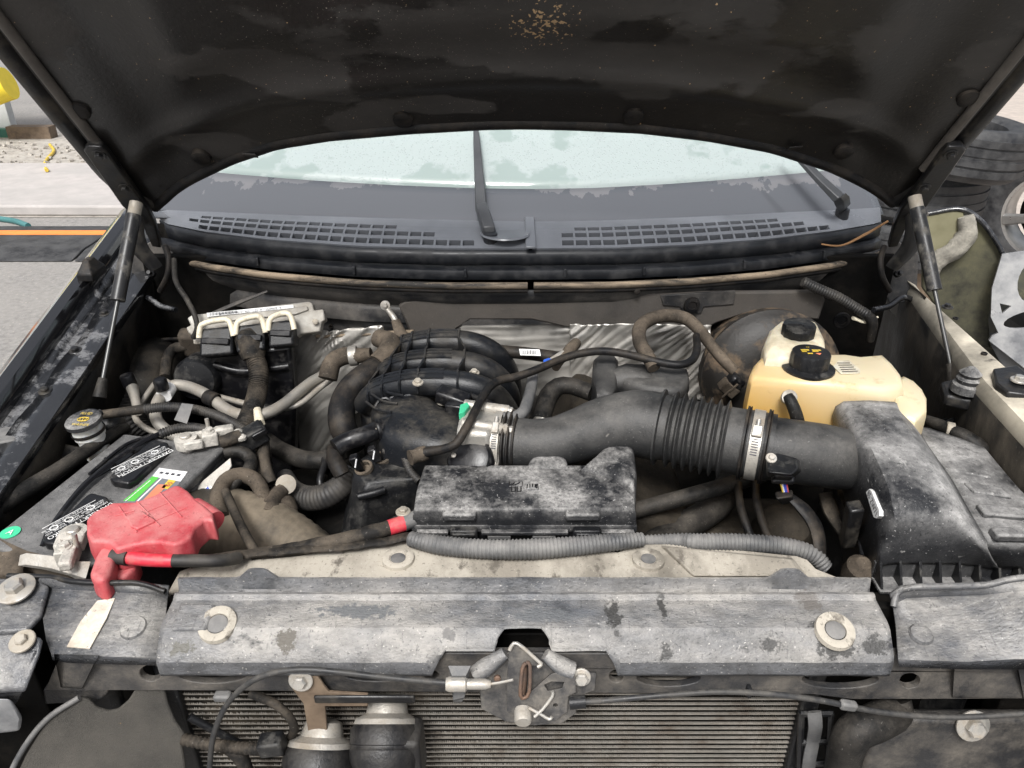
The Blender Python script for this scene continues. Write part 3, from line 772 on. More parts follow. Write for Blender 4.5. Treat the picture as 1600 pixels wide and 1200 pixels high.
# wipers
def wiper(label, foot, kink, tip, r):
    t = thing('wiper_arm', label, 'wiper', foot, group='wiper arms')
    f, k, e = Vector(foot), Vector(kink), Vector(tip)
    side = (e - f).cross(Vector((0, -.5, 1))).normalized()
    upv = side.cross(e - f).normalized()
    if upv.z < 0: upv = -upv
    def ring(p, w, h): return [p - side * w, p - side * w * .8 + upv * h, p + side * w * .8 + upv * h, p + side * w]
    loft('head', [ring(f - upv * .004, r * .5, .004), ring(f.lerp(k, .12), r * 1.05, .016), ring(f.lerp(k, .6), r * 1.0, .022), ring(k, r * .95, .018)], M['wiper'], t, bev=.002)
    loft('arm', [ring(k, r * .9, .014), ring(k.lerp(e, .3), r * .82, .010), ring(k.lerp(e, .75), r * .6, .008), ring(e, r * .35, .006)], M['wiper'], t, bev=.0015)
    lathe('pivot_cap', [(.014, -.012), (.014, .008), (.008, .011)], f - upv * .004, M['cowl_lip'], t)
    return t
wp = lambda px, py, lift: (lambda p: p)(PP(px, py, wind_pt(0, 0) + Vector((0, 0, lift)), Vector((0, -math.sin(R(33)), math.cos(R(33))))))
wiper('grey wiper arm rising from the middle of the cowl', cowl_pt(PZ(766, 372, 1.24).x, .22, .010), wp(752, 326, .025), wp(743, 192, .03), .0135)
wiper('grey wiper arm rising at the cowl end by the bare rail', cowl_pt(PZ(1325, 338, 1.25).x, .55, .010), wp(1308, 312, .03), wp(1225, 225, .035), .014)
lathe('wiper_recess', [(.05, 0), (.048, .003), (.03, .001)], cowl_pt(PZ(790, 368, 1.24).x, .40, .004), M['cowl'], cw)

# =================================================================== FIREWALL
fw = thing('firewall', 'black firewall with insulation mat and foil heat shield behind the engine', 'firewall', (0, .85, .5))
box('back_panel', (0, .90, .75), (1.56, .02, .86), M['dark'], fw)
FY = .80; FO = Vector((0, FY, 1)); FNn = Vector((0, -1, 0))
# upper rail under the cowl seal: curved sheet, from the strip down
ur = [[GY(x) + Vector((0, -.022, -.072)), GY(x) + Vector((0, -.014, -.095)), GY(x) + Vector((0, .004, -.115)), GY(x) + Vector((0, .03, -.135))] for x in XS]
loft('upper_rail', ur, M['firewall'], fw, closed=False, solid=.004)
web = [[GY(x) + Vector((0, .006, -.112)), GY(x) + Vector((0, -.002, -.125)), GY(x) + Vector((0, -.004, -.150)), GY(x) + Vector((0, .012, -.156))] for x in XS]
loft('rail_web', web, M['firewall'], fw, closed=False, solid=.004)
pan = [[GY(x) + Vector((0, .016, -.150)), GY(x) + Vector((0, .018, -.19)), GY(x) + Vector((0, .014, -.235)), GY(x) + Vector((0, .03, -.26))] for x in XS]
loft('upper_panel', pan, M['firewall'], fw, closed=False, solid=.004)
def on_web(px, py, dy=-.006):
    p = PY(px, py, .80)
    for _ in range(4): p = PY(px, py, GY(p.x).y + dy)
    return p
for px, py in ((452, 442), (312, 437), (332, 434), (1178, 437), (1325, 424), (517, 510)):
    lathe('drain_hole', [(.0042, -.004), (.0042, .002), (.003, .0022), (.003, -.003)], on_web(px, py, -.003 if py < 500 else .014), M['rubber'], fw, axis=FNn, n=12)
for px, py, w in ((488, 444, .026), (1085, 441, .062)):
    c = on_web(px, py)
    v, f = plate_data([c + Vector((a, 0, b)) for a, b in ((-w / 2 - .003, -.010), (w / 2 + .003, -.010), (w / 2 + .003, .010), (-w / 2 - .003, .010))], [[c + Vector((a, 0, b)) for a, b in ((-w / 2, -.007), (w / 2, -.007), (w / 2, .007), (-w / 2, .007))]], c, FNn, .004)
    mk('slot_frame', v, f, M['firewall'], fw, smooth=False)
    box('slot_shade', c + Vector((0, .0015, 0)), (w, .002, .014), M['dark'], fw, bev=0)  # dark box stands in for the shade inside an open slot
mato = FO + Vector((0, -.012, 0))
plate('insulation_mat', [(622, 478), (632, 473), (650, 471), (662, 462), (820, 457), (1060, 458), (1285, 455), (1290, 470), (1280, 500), (1240, 497), (1200, 488), (1160, 492), (1120, 505), (1095, 518), (900, 516), (860, 506), (830, 500), (735, 500), (706, 520), (640, 522), (632, 500)], mato, FNn, .014, M['mat'], fw, bev=.004)
plate('mat_tab', [(1032, 462), (1150, 455), (1147, 476), (1100, 480), (1096, 490), (1068, 491), (1062, 480), (1036, 478)], mato + Vector((0, -.004, 0)), FNn, .008, M['firewall'], fw, bev=.002)
lathe('grommet', [(.016, 0), (.015, .005), (.009, .006), (.008, .003)], PY(1081, 476, .775), M['rubber'], fw, axis=FNn)
lathe('grommet', [(.007, 0), (.006, .005), (.003, .006)], PY(995, 455, .775), M['rubber'], fw, axis=FNn)
lathe('grommet', [(.017, 0), (.016, .004), (.010, .004), (.009, .001)], PY(1315, 500, .805), M['rubber'], fw, axis=FNn)
def foil(corners, Y, seed, amp=.006, dirn=.6):
    NXX, NYY = 90, 60
    a, b, c, d = [PY(x, y, Y) for x, y in corners]
    rows = []
    for j in range(NYY + 1):
        row = []
        for i in range(NXX + 1):
            s, t = i / NXX, j / NYY
            p = a.lerp(b, s).lerp(d.lerp(c, s), t)
            al = p.x * math.cos(dirn) + p.z * math.sin(dirn); ac_ = -p.x * math.sin(dirn) + p.z * math.cos(dirn)
            wv = noise.noise(Vector((p.x * 8, p.z * 8, seed))) * .03
            q = Vector((al * 6 + seed, (ac_ + wv) * 70, seed)); m_ = .35 + .65 * max(0, noise.noise(Vector((p.x * 9 + seed, p.z * 9, 2))) + .35)
            w = (1 - abs(noise.noise(q))) ** 3 * m_ + .8 * noise.noise(Vector((p.x * 7, p.z * 7, seed + 4)))
            row.append(p + Vector((0, -amp * w, 0)))
        rows.append(row)
    return loft('heat_shield', rows, M['foil'], fw, closed=False, solid=.0015, ang=75)
foil([(455, 520), (600, 505), (600, 760), (470, 700)], .79, 3.1, .014, .8)
foil([(690, 498), (900, 500), (900, 630), (690, 630)], .797, 8.7, .005, .1)
foil([(890, 505), (1110, 505), (1100, 620), (890, 640)], .785, 5.2, .013, .75)
tag(box('firewall_lip', PY(570, 522, .785), (.20, .01, .008), M['seal'], fw, rot=EU(0, -3, 0)))
# gusset at the passenger corner
tube('corner_fold', [PY(322, 494, .765), PY(370, 474, .775), PY(418, 455, .785)], [.006, .008, .004], M['firewall'], fw, n=8, flat=.5)
# =================================================================== SIDES OF THE BAY
def zo(Y): return 1.1 + .247 * (Y - .575)
def zf(Y): return 1.02 + .2045 * (Y - .306)
YS = [-.10 + 1.2 * i / 24 for i in range(25)]
fen = thing('front_fender', 'wet glossy black fender top beside the open bay', 'fender', (-.86, .45, .6))
loft('outer_skin', [[Vector((-.97, Y, zo(Y) - .42)), Vector((-.965, Y, zo(Y) - .20)), Vector((-.935, Y, zo(Y) - .06)), Vector((-.905, Y, zo(Y) - .012)), Vector((-.885, Y, zo(Y))), Vector((-.866, Y, zo(Y) - .003)), Vector((-.858, Y, zo(Y) - .016)), Vector((-.852, Y, zo(Y) - .034))] for Y in YS], M['paint'], fen, closed=False, solid=.003)
loft('gutter', [[Vector((-.853, Y, zo(Y) - .030)), Vector((-.845, Y, zf(Y) - .012)), Vector((-.822, Y, zf(Y) - .014)), Vector((-.812, Y, zf(Y) + .002))] for Y in YS], M['flange'], fen, closed=False, solid=.003)
fl = loft('bolt_flange', [[Vector((-.818 + .003 * math.sin(Y * 40), Y, zf(Y) + .004)), Vector((-.790, Y, zf(Y) + .005)), Vector((-.766, Y, zf(Y) + .003)), Vector((-.762, Y, zf(Y) - .010))] for Y in [-.10 + 1.2 * i / 96 for i in range(97)]], M['flange'], fen, closed=False, solid=.003)
for px, py in ((71, 611), (164, 490), (118, 548)):
    p = PP(px, py, Vector((-.79, .306, 1.025)), Vector((0, -.2, 1)).normalized()); bolt(fen, p, (0, -.2, 1), .0065, M['hinge'])
p = PZ(143, 424, 1.165)
bs = loft('hood_stop', [[p + Vector((x * k, y * k, z)) for x, y in ((-.016, -.03), (.016, -.03), (.016, .03), (-.016, .03))] for k, z in ((1.0, -.012), (1.0, .004), (.75, .012), (.5, .022), (.4, .028))], M['rubber'], fen, bev=.003)
apl = thing('inner_apron', 'grimy black inner apron wall below the wet fender', 'apron', (-.77, .45, .5))
loft('wall_panel', [[Vector((-.764, Y, zf(Y) - .004)), Vector((-.768 - .004 * math.sin(Y * 9), Y, zf(Y) - .06)), Vector((-.775, Y, .92)), Vector((-.80, Y, .70)), Vector((-.74, Y, .45))] for Y in YS], M['apron'], apl, closed=False, solid=.004)
tube('wheel_arch_bulge', [Vector((-.79, .70, .80)), Vector((-.78, .78, .93)), Vector((-.76, .86, .98))], [.10, .10, .05], M['apron'], apl, n=20)
bolt(apl, PZ(118, 612, 1.03) + Vector((.02, 0, 0)), (1, 0, .2), .007, M['bolt'])
def pzb(px, py, z): return PZ(px, py, z)
# bracket with big washer bolt in front of the washer filler
pb = thing('apron_bracket', 'dusty grey bracket with a big washer bolt beside the battery', 'bracket', PZ(60, 740, .97))
prism('plate', [PZ(8, 700, .985), PZ(40, 694, 1.0), PZ(95, 690, 1.0), PZ(150, 702, .985), PZ(118, 722, .975), PZ(70, 760, .965), PZ(10, 790, .96)], .012, M['hinge'], pb, bev=.004)
bolt(pb, PZ(46, 736, .985), (.1, -.35, 1), .0095, M['bolt'], washer=2.0)
v = box('clip_block', PZ(14, 690, 1.03), (.035, .05, .03), M['conduit'], pb, rot=EU(0, 0, 20))

# driver side: bare apron rail, fender off
zr = 1.125
rl = thing('apron_rail', 'bare dusty apron rail where the fender has been taken off', 'rail', (.78, .45, .7))
def xl(Y): return .731 + (.195 if Y > .45 else .10) * (Y - .45)
def railsec(Y):
    l, r_ = xl(Y), .800 + .06 * (Y - .508)
    return [Vector((l, Y, zr - .075)), Vector((l, Y, zr - .020)), Vector((l + .008, Y, zr - .006)), Vector((r_ - .008, Y, zr)), Vector((r_, Y, zr - .008)), Vector((r_, Y, zr - .09))]
loft('box_rail', [railsec(Y) for Y in [-.05 + .05 * i for i in range(21)]], M['rail'], rl, closed=False, solid=.004)
loft('wall_panel', [[Vector((xl(Y) + .002, Y, zr - .03)), Vector((xl(Y) + .004, Y, 1.0)), Vector((xl(Y) + .02, Y, .8)), Vector((xl(Y) - .03, Y, .45))] for Y in YS], M['apron'], rl, closed=False, solid=.004)
for px, py in ((1480, 478), (1493, 497), (1538, 552)):
    lathe('rivet_hole', [(.005, -.002), (.005, .0012), (.003, .0014), (.003, -.002)], PZ(px, py, zr + .001), M['rubber'], rl, n=12)
bolt(rl, PZ(1480, 480, zr + .002), (0, 0, 1), .006, M['hinge'])
tube('lit_sheet_edge', [PZ(1450, 470, 1.10), PZ(1478, 505, 1.09), PZ(1500, 545, 1.075), PZ(1497, 565, 1.06)], .003, M['bright'], rl, n=8)  # bright strip puts the light along the sheet edge into the material
tube('lit_sheet_edge', [PZ(1530, 622, 1.085), PZ(1552, 662, 1.06), PZ(1572, 695, 1.05), PZ(1605, 712, 1.05)], .0035, M['bright'], rl, n=8)
sm = thing('strut_mount', 'black strut mount with rubber cone on the bare apron rail', 'mount', PZ(1510, 615, 1.08))
prism('plate', [PZ(1470, 596, 1.09), PZ(1500, 588, 1.095), PZ(1556, 598, 1.095), PZ(1552, 622, 1.085), PZ(1515, 626, 1.08), PZ(1478, 618, 1.08)], .02, M['hinge'], sm)
lathe('rubber_cone', [(.024, -.006), (.022, .006), (.017, .009), (.019, .016), (.014, .020), (.017, .026), (.006, .036)], PZ(1510, 605, 1.095), M['plastic_dusty'], sm, n=20)
lathe('pivot_bolt', [(.012, -.01), (.012, .012), (.008, .014), (.008, .024)], PZ(1525, 637, 1.05), M['bolt'], sm, axis=(-.6, -.8, .2), n=12)
cb2 = thing('rail_bracket', 'dark folded bracket with a bolt on top of the apron rail', 'bracket', PZ(1570, 598, 1.12))
prism('plate', [PZ(1552, 575, 1.135), PZ(1590, 570, 1.135), PZ(1625, 598, 1.135), PZ(1625, 618, 1.13), PZ(1575, 612, 1.13), PZ(1556, 598, 1.13)], .02, M['hinge'], cb2, bev=.003)
prism('tab', [PZ(1540, 594, 1.115), PZ(1562, 592, 1.115), PZ(1582, 612, 1.112), PZ(1556, 614, 1.112)], .012, M['hinge'], cb2)
bolt(cb2, PZ(1592, 594, 1.137), (0, 0, 1), .007, M['bright'])
# inner ribs under the coolant hose
rb = thing('battery_tray_rib', 'black ribbed plastic shelf under the coolant overflow hose', 'shelf', PZ(1510, 680, .99))
prism('shelf', [PZ(1450, 660, 1.0), PZ(1530, 635, 1.02), PZ(1570, 690, 1.0), PZ(1560, 740, .98), PZ(1480, 720, .98)], .03, M['plastic'], rb)
for i in range(4):
    tube('rib', [PZ(1462 + 10 * i, 668 + 12 * i, 1.012 - .004 * i), PZ(1525 + 8 * i, 640 + 14 * i, 1.028 - .004 * i)], .004, M['plastic'], rb, n=6)
bolt(rb, PZ(1596, 735, 1.02), (-.5, -.8, .5), .009, M['bolt'], washer=1.8)

# loose fender liner and headlamp frame at the side of the truck
lo = thing('fender_liner', 'black fender liner with olive inner face hanging beside the rail', 'liner', PY(1490, 430, 1.05) - Vector((0, 0, .5)))
LN = Vector((-.35, -.93, .12)).normalized(); LO = PY(1490, 430, 1.08)
plate('liner_sheet', [(1462, 340), (1500, 328), (1530, 345), (1558, 380), (1566, 400), (1555, 450), (1545, 500), (1548, 545), (1500, 530), (1440, 450), (1440, 380)], LO, LN, .012, M['liner'], lo, bev=.004)
plate('olive_face', [(1448, 338), (1470, 328), (1505, 332), (1508, 350), (1490, 375), (1462, 395), (1445, 400)], LO + LN * .014, LN, .006, M['olive'], lo, bev=.002)
tube('foam_strip', [PP(x, y, LO + LN * .02, LN) for x, y in ((1508, 338), (1512, 362), (1495, 388), (1468, 404), (1456, 425))], [.016, .021, .022, .02, .016], M['foam'], lo, n=14, wob=.25)
tube('outer_edge', [PP(x, y, LO + LN * .012, LN) for x, y in ((1450, 334), (1500, 327), (1532, 345), (1558, 380), (1567, 398))], .006, M['flange'], lo, n=8)
box('lower_skirt', Vector((LO.x + .05, LO.y + .03, .46)), (.26, .02, .92), M['liner'], lo, rot=EU(0, 0, -20), bev=.004)
hf = thing('headlamp_frame', 'grey moulded headlamp frame with round openings leaning by the liner', 'frame', PY(1590, 480, .98) - Vector((0, 0, .4)))
HO = PY(1580, 470, .98); HN2 = Vector((-.45, -.86, .25)).normalized()
plate('frame_sheet', [(1566, 397), (1600, 392), (1700, 400), (1720, 620), (1640, 600), (1600, 575), (1545, 532), (1550, 525), (1560, 520), (1548, 495), (1550, 450)], HO, HN2, .018, M['crash'], hf, bev=.005,
      holes=[ell(1615, 440, 24, 34, 20, 20), ell(1612, 498, 45, 13, 20, -12), [(1562, 474), (1580, 478), (1566, 490)]])
plate('lower_web', [(1545, 532), (1600, 515), (1720, 560), (1720, 700), (1640, 660), (1580, 600)], HO - HN2 * .05, HN2, .015, M['crash'], hf, bev=.004, holes=[ell(1618, 535, 20, 18, 16)])
bmp = tag(box('loose_bumper_cover', Vector((PZ(1610, 560, .80).x, PZ(1610, 560, .80).y, .50)), (.30, .5, 1.0), M['liner'], bev=.05), 'dark plastic cover behind the grey headlamp frame', 'cover')

# =================================================================== DEEP BAY: engine, floor, radiator
en = thing('engine_block', 'grimy engine castings deep in the shadow of the bay', 'engine', (0, .5, .4))
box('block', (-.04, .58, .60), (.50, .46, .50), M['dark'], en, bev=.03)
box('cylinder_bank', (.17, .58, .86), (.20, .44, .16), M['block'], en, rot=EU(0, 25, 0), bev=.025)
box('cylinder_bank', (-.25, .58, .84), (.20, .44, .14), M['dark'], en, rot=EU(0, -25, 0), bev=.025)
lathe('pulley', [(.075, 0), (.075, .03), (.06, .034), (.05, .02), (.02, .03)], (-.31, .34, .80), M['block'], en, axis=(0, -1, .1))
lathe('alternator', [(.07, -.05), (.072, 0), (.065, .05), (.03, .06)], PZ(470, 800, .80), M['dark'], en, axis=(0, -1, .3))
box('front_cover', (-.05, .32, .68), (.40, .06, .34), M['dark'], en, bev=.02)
lathe('casting_lump', [(.05, -.05), (.055, 0), (.04, .04), (.02, .05)], PZ(1225, 835, .86), M['block'], en, axis=(-.2, -.4, 1))
box('casting_shelf', PZ(1160, 830, .80), (.22, .12, .08), M['block'], en, rot=EU(0, 8, 10), bev=.02)
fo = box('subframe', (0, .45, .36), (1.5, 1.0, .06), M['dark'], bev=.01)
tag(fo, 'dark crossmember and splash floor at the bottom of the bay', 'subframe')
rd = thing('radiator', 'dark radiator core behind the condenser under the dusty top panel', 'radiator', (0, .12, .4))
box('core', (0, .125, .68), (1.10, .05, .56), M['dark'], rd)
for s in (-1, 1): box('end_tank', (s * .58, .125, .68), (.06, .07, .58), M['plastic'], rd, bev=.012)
for s, lab in ((-1, 'added light blocking panel under the dented bracket corner'), (1, 'added light blocking panel under the right support corner')):
    o = box('light_block_panel', (s * .72, .06, .70), (.22, .03, .55), M['dark'])  # unseen panel added to stop light leaking in from the side
    tag(o, 'added dark panel blocking light between radiator and apron, %s' % ('battery side' if s < 0 else 'air box side'), 'panel')

# =================================================================== FRONT SUPPORT BEAM
bm_ = thing('radiator_support', 'dusty grey radiator support beam across the front of the bay', 'beam', (0, .03, .93))
def beam_col(px):
    x = (px - 820) * .00073
    bumpz = .015 * (math.exp(-((px - 375) / 26) ** 4) + math.exp(-((px - 1263) / 26) ** 4))
    P_ = [(.091, 1.030), (.090, 1.039 + bumpz), (.086, 1.040 + bumpz), (.083, 1.026), (.079, 1.021), (.075, 1.029), (.070, 1.030), (.064, 1.026), (.032, 1.024), (.024, 1.022), (.010, 1.009), (.002, 1.001), (-.002, .994), (-.002, .976), (-.001, .971)]
    dmg = .0012 * noise.noise(Vector((px * .02, 0, 3)))
    out = []
    if 672 <= px <= 970:
        lim = .006
        if 772 <= px <= 862: lim = .006 + .020 * min(1, (px - 772) / 16, (862 - px) / 16) ** .5
        edge = min(1, (px - 672) / 22, (970 - px) / 22)
        lim = lim if edge >= 1 else -.004 + (lim + .004) * edge
        for (y, z) in P_:
            if y < lim: y, z = lim, 1.0075 + (lim - .006) * .75 if lim >= .006 else max(z, 1.0075 - (.006 - lim) * 3.2)
            out.append(Vector((x, y, z + dmg)))
    else:
        for (y, z) in P_: out.append(Vector((x, y, z + dmg)))
    return out
cols = sorted(set(list(range(240, 1401, 8)) + list(range(772, 790, 3)) + list(range(846, 863, 3)) + [672, 694, 694, 771, 772, 862, 863, 948, 970, 1400]))
loft('beam_cover', [beam_col(c) for c in cols], M['beam'], bm_, closed=False, solid=.004, ang=28)
lowY = Vector((0, .012, .95))
plate('front_web', [(95, 1020), (1490, 1022), (1600, 1035), (1640, 1050), (1640, 1092), (1330, 1093), (1270, 1085), (240, 1079), (70, 1079)], lowY, FNn, .010, M['beam_low'], bm_, bev=.002,
      holes=[ell(331, 1053, 56, 15, 28), ell(588, 1053, 54, 12, 28), ell(673, 1055, 13, 7, 16), ell(963, 1057, 11, 10, 16), ell(1045, 1060, 50, 13, 28), ell(1313, 1062, 60, 14, 28), ell(1422, 1064, 16, 12, 16), ell(235, 1052, 17, 13, 16)])
box('back_channel', (0, .075, .972), (1.30, .012, .075), M['dark'], bm_)
def end_sheet(name, grid, mat):
    return loft(name, grid, mat, bm_, closed=False, solid=.004)
# left end top plate
end_sheet('end_plate', [[PZ(x0, y0, z0) for x0, y0, z0 in row] for row in (
    [(60, 905, 1.035), (62, 918, 1.02), (66, 960, 1.012), (72, 1000, 1.004), (80, 1022, .998), (82, 1032, .985)],
    [(120, 908, 1.035), (122, 922, 1.02), (118, 962, 1.012), (112, 1002, 1.004), (108, 1024, .998), (108, 1036, .985)],
    [(190, 912, 1.034), (190, 926, 1.019), (184, 965, 1.012), (178, 1003, 1.004), (172, 1026, .998), (172, 1038, .985)],
    [(262, 918, 1.034), (262, 930, 1.019), (258, 968, 1.012), (254, 1005, 1.004), (250, 1028, .998), (250, 1040, .985)])], M['beam_end'])
lathe('dimple', [(.016, -.002), (.014, .0015), (.010, .0025), (.004, .002)], PZ(208, 980, 1.010), M['beam_end'], bm_, axis=(0, -.25, 1), n=24)
prism('dried_mud_patch', [PZ(152, 938, 1.0185), PZ(180, 934, 1.0185), PZ(166, 966, 1.0145), PZ(140, 1013, 1.0035), PZ(104, 1010, 1.004), PZ(126, 970, 1.0135)], .002, pmat('pale dried mud', (.40, .345, .275), .8, var=.25, dust=(.60, .55, .47), amt=.52, dscale=26, soft=.1, speck=.6), bm_, bev=.0005)
# pocket under left end
loft('pocket', [[PY(84, 1022, .0), PY(155, 1024, .0), PY(128, 1076, .01), PY(95, 1074, .01)], [PY(95, 1030, .06), PY(140, 1030, .06), PY(126, 1066, .06), PY(100, 1066, .06)]], M['dark'], bm_, cap=False)
# right end: raised, contoured
end_sheet('end_plate', [[PZ(x0, y0, z0) for x0, y0, z0 in row] for row in (
    [(1392, 930, 1.03), (1396, 945, 1.018), (1400, 975, 1.010), (1402, 1005, 1.004), (1404, 1030, .998), (1405, 1042, .985)],
    [(1410, 918, 1.042), (1416, 935, 1.022), (1430, 970, 1.012), (1440, 1000, 1.006), (1446, 1032, .998), (1446, 1044, .985)],
    [(1470, 915, 1.044), (1474, 932, 1.024), (1490, 965, 1.014), (1506, 1000, 1.007), (1510, 1034, .998), (1510, 1046, .985)],
    [(1530, 914, 1.046), (1536, 930, 1.03), (1550, 955, 1.026), (1570, 990, 1.018), (1585, 1030, 1.004), (1590, 1046, .985)],
    [(1570, 908, 1.056), (1580, 925, 1.044), (1600, 955, 1.040), (1625, 990, 1.03), (1640, 1030, 1.01), (1645, 1046, .985)],
    [(1640, 900, 1.06), (1645, 920, 1.05), (1660, 955, 1.045), (1680, 990, 1.035), (1690, 1030, 1.015), (1695, 1046, .985)])], M['beam_end'])
tube('rolled_edge', [PZ(1396, 948, 1.02), PZ(1402, 926, 1.032), PZ(1425, 918, 1.043), PZ(1480, 916, 1.046), PZ(1540, 914, 1.048), PZ(1580, 905, 1.058), PZ(1640, 898, 1.062)], .004, M['beam_end'], bm_, n=8)
lathe('dimple', [(.014, -.002), (.012, .0015), (.008, .0025), (.004, .002)], PZ(1440, 990, 1.010), M['beam_end'], bm_, axis=(0, -.25, 1), n=24)
loft('pocket', [[PY(1490, 1040, .0), PY(1590, 1040, .0), PY(1600, 1092, .01), PY(1488, 1090, .01)], [PY(1500, 1046, .07), PY(1580, 1046, .07), PY(1585, 1080, .07), PY(1500, 1080, .07)]], M['dark'], bm_, cap=False)
# fastener cups in the beam
for px, py, rr in ((340, 975, .020), (1305, 985, .020)):
    c = PZ(px, py, 1.0225)
    lathe('fastener_cup', [(rr * 1.15, -.004), (rr * 1.1, .0022), (rr * .85, .0032), (rr * .62, .0015), (rr * .58, -.004)], c, M['tan'], bm_, axis=(0, -.35, 1), n=28)
    lathe('push_pin', [(rr * .58, -.004), (rr * .56, .001), (rr * .35, .0028), (rr * .08, .003)], c, M['conduit'], bm_, axis=(0, -.35, 1), n=20)
box('raised_pad', PZ(302, 965, 1.025), (.042, .035, .006), M['beam'], bm_, rot=EU(12, 0, 0), bev=.004)
# bolted corner brackets at the left
cbk = thing('corner_bracket', 'bent grey corner bracket with two bolts at the battery end of the beam', 'bracket', PZ(30, 960, .99))
prism('upper_plate', [PZ(-40, 902, 1.03), PZ(60, 903, 1.03), PZ(76, 915, 1.028), PZ(64, 960, 1.018), PZ(40, 985, 1.012), PZ(-40, 990, 1.01)], .008, M['beam_end'], cbk, bev=.003)
prism('lower_plate', [PZ(-40, 992, 1.02), PZ(45, 988, 1.022), PZ(66, 996, 1.02), PZ(60, 1018, 1.012), PZ(38, 1075, .985), PZ(-40, 1080, .985)], .008, M['beam_end'], cbk, bev=.003)
loft('bent_flange', [[PZ(60, 1018, 1.010), PZ(38, 1075, .983), PZ(-40, 1080, .983)], [PZ(36, 1085, .955), PZ(24, 1100, .95), PZ(-40, 1105, .95)]], M['beam_end'], cbk, closed=False, solid=.004)
bolt(cbk, PZ(25, 920, 1.032), (0, -.2, 1), .0105, M['bright'], washer=2.1)
bolt(cbk, PZ(35, 1002, 1.020), (0, -.3, 1), .0065, M['bolt'], washer=2.2)
tube('edge_fold', [PZ(12, 900, 1.034), PZ(80, 902, 1.034), PZ(110, 908, 1.036), PZ(150, 911, 1.036), PZ(215, 911, 1.036), PZ(258, 924, 1.03)], .0035, M['hinge'], cbk, n=8)
sp_ = thing('bumper_foam_block', 'torn grey bumper end piece under the corner bracket', 'bumper', PY(10, 1130, -.03))
loft('block', [[PY(-40, 1090, -.04), PY(18, 1092, -.04), PY(36, 1120, -.03), PY(32, 1142, -.03), PY(-40, 1150, -.03)], [PY(-40, 1100, .03), PY(14, 1100, .03), PY(26, 1120, .03), PY(22, 1138, .03), PY(-40, 1145, .03)]], M['crash'], sp_, bev=.004)

# dusty top panel over the radiator + fasteners
tp = thing('radiator_top_panel', 'tan mud dusted panel with two round fasteners behind the beam', 'panel', (0, .15, .98))
outer = [PZ(262, 925, 1.0), PZ(280, 892, 1.0), PZ(345, 868, 1.0), PZ(430, 862, 1.0), PZ(560, 852, 1.0), PZ(640, 845, 1.0), PZ(660, 856, 1.0), PZ(965, 862, 1.0), PZ(1000, 850, 1.0), PZ(1060, 849, 1.0), PZ(1245, 868, 1.0), PZ(1262, 874, 1.0), PZ(1275, 888, 1.0), PZ(1318, 905, 1.0), PZ(1330, 925, 1.0)]
prism('sheet', outer, .006, M['tan'], tp, bev=.002)
loft('raised_field', [[PZ(1030, 852, 1.0), PZ(1240, 872, 1.0), PZ(1262, 900, 1.0), PZ(1080, 900, 1.0)], [PZ(1040, 854, 1.008), PZ(1235, 874, 1.008), PZ(1252, 900, 1.006), PZ(1086, 900, 1.006)]], M['tan'], tp, bev=.002)
for px, py in ((622, 873), (1013, 874)):
    c = PZ(px, py, 1.003)
    lathe('fastener_ring', [(.0215, -.003), (.021, .002), (.017, .0038), (.012, .003), (.0105, .001)], c, M['tan'], tp, n=32)
    lathe('push_pin', [(.0105, -.002), (.010, .0016), (.005, .0026)], c, M['conduit'], tp, n=20)
tube('torn_seal', [PZ(300, 880, 1.005), PZ(360, 868, 1.012), PZ(450, 860, 1.012), PZ(530, 856, 1.010), PZ(600, 846, 1.010), PZ(640, 838, 1.012)], .008, M['tape'], tp, n=10, wob=.35, flat=.5)
tag(tube('top_conduit', [PZ(640, 842, 1.012), PZ(690, 852, 1.014), PZ(760, 858, 1.014), PZ(830, 858, 1.014), PZ(900, 853, 1.014), PZ(960, 847, 1.014), PZ(1005, 843, 1.012)], [.011, .0135, .0135, .0145, .0135, .0125, .010], M['conduit'], n=16, rib=.0052, depth=.0013), 'fat grey ribbed conduit lying along the foot of the fuse box', 'conduit')
tag(tube('side_conduit', [PZ(985, 846, .995), PZ(1060, 845, 1.0), PZ(1090, 847, 1.004), PZ(1150, 848, 1.004), PZ(1220, 853, 1.002), PZ(1268, 866, .995), PZ(1290, 888, .98)], [.008, .011, .0125, .013, .013, .0125, .011], M['conduit'], n=16, rib=.0052, depth=.0014), 'grey ribbed conduit curving along the edge of the tan panel toward the air box', 'conduit')

# =================================================================== CONDENSER, HORNS, LATCH
cn = thing('condenser', 'dirty finned condenser hanging below the support beam', 'condenser', (0, .05, .55))
XA, XB = PY(292, 1100, .045).x, PY(1246, 1100, .045).x
z = .955
ft = []
tm = None
k = 0
while z > .70:
    b_ = box_data(((XA + XB) / 2, .042, z), (XB - XA, .003, .0020))
    mk('flat_tube', b_[0], b_[1], M['ctube'], cn, smooth=False)
    vs, fs = [], []
    n = 300
    for i in range(n):
        x0 = XA + (XB - XA) * i / n; x1 = XA + (XB - XA) * (i + .8) / n
        j = random.uniform(-.0006, .0006); q = random.uniform(-.002, .002)
        o_ = len(vs)
        vs += [Vector((x0 + j, .0405 + q * .4, z - .0010)), Vector((x1 + j, .0405 + q * .4, z - .0082)), Vector((x1 + j, .053, z - .0082)), Vector((x0 + j, .053, z - .0012))]
        fs.append((o_, o_ + 1, o_ + 2, o_ + 3))
    ft.append((vs, fs)); z -= .0092
v, f = join(*ft)
mk('fins', v, f, M['fin'], cn, smooth=False, kind='stuff')
box('backing', ((XA + XB) / 2, .057, .80), (XB - XA, .004, .36), M['dark'], cn)
box('end_column', (XA - .010, .045, .80), (.022, .028, .38), M['plastic'], cn)
box('end_column', (XB + .010, .045, .80), (.022, .028, .38), M['plastic'], cn)
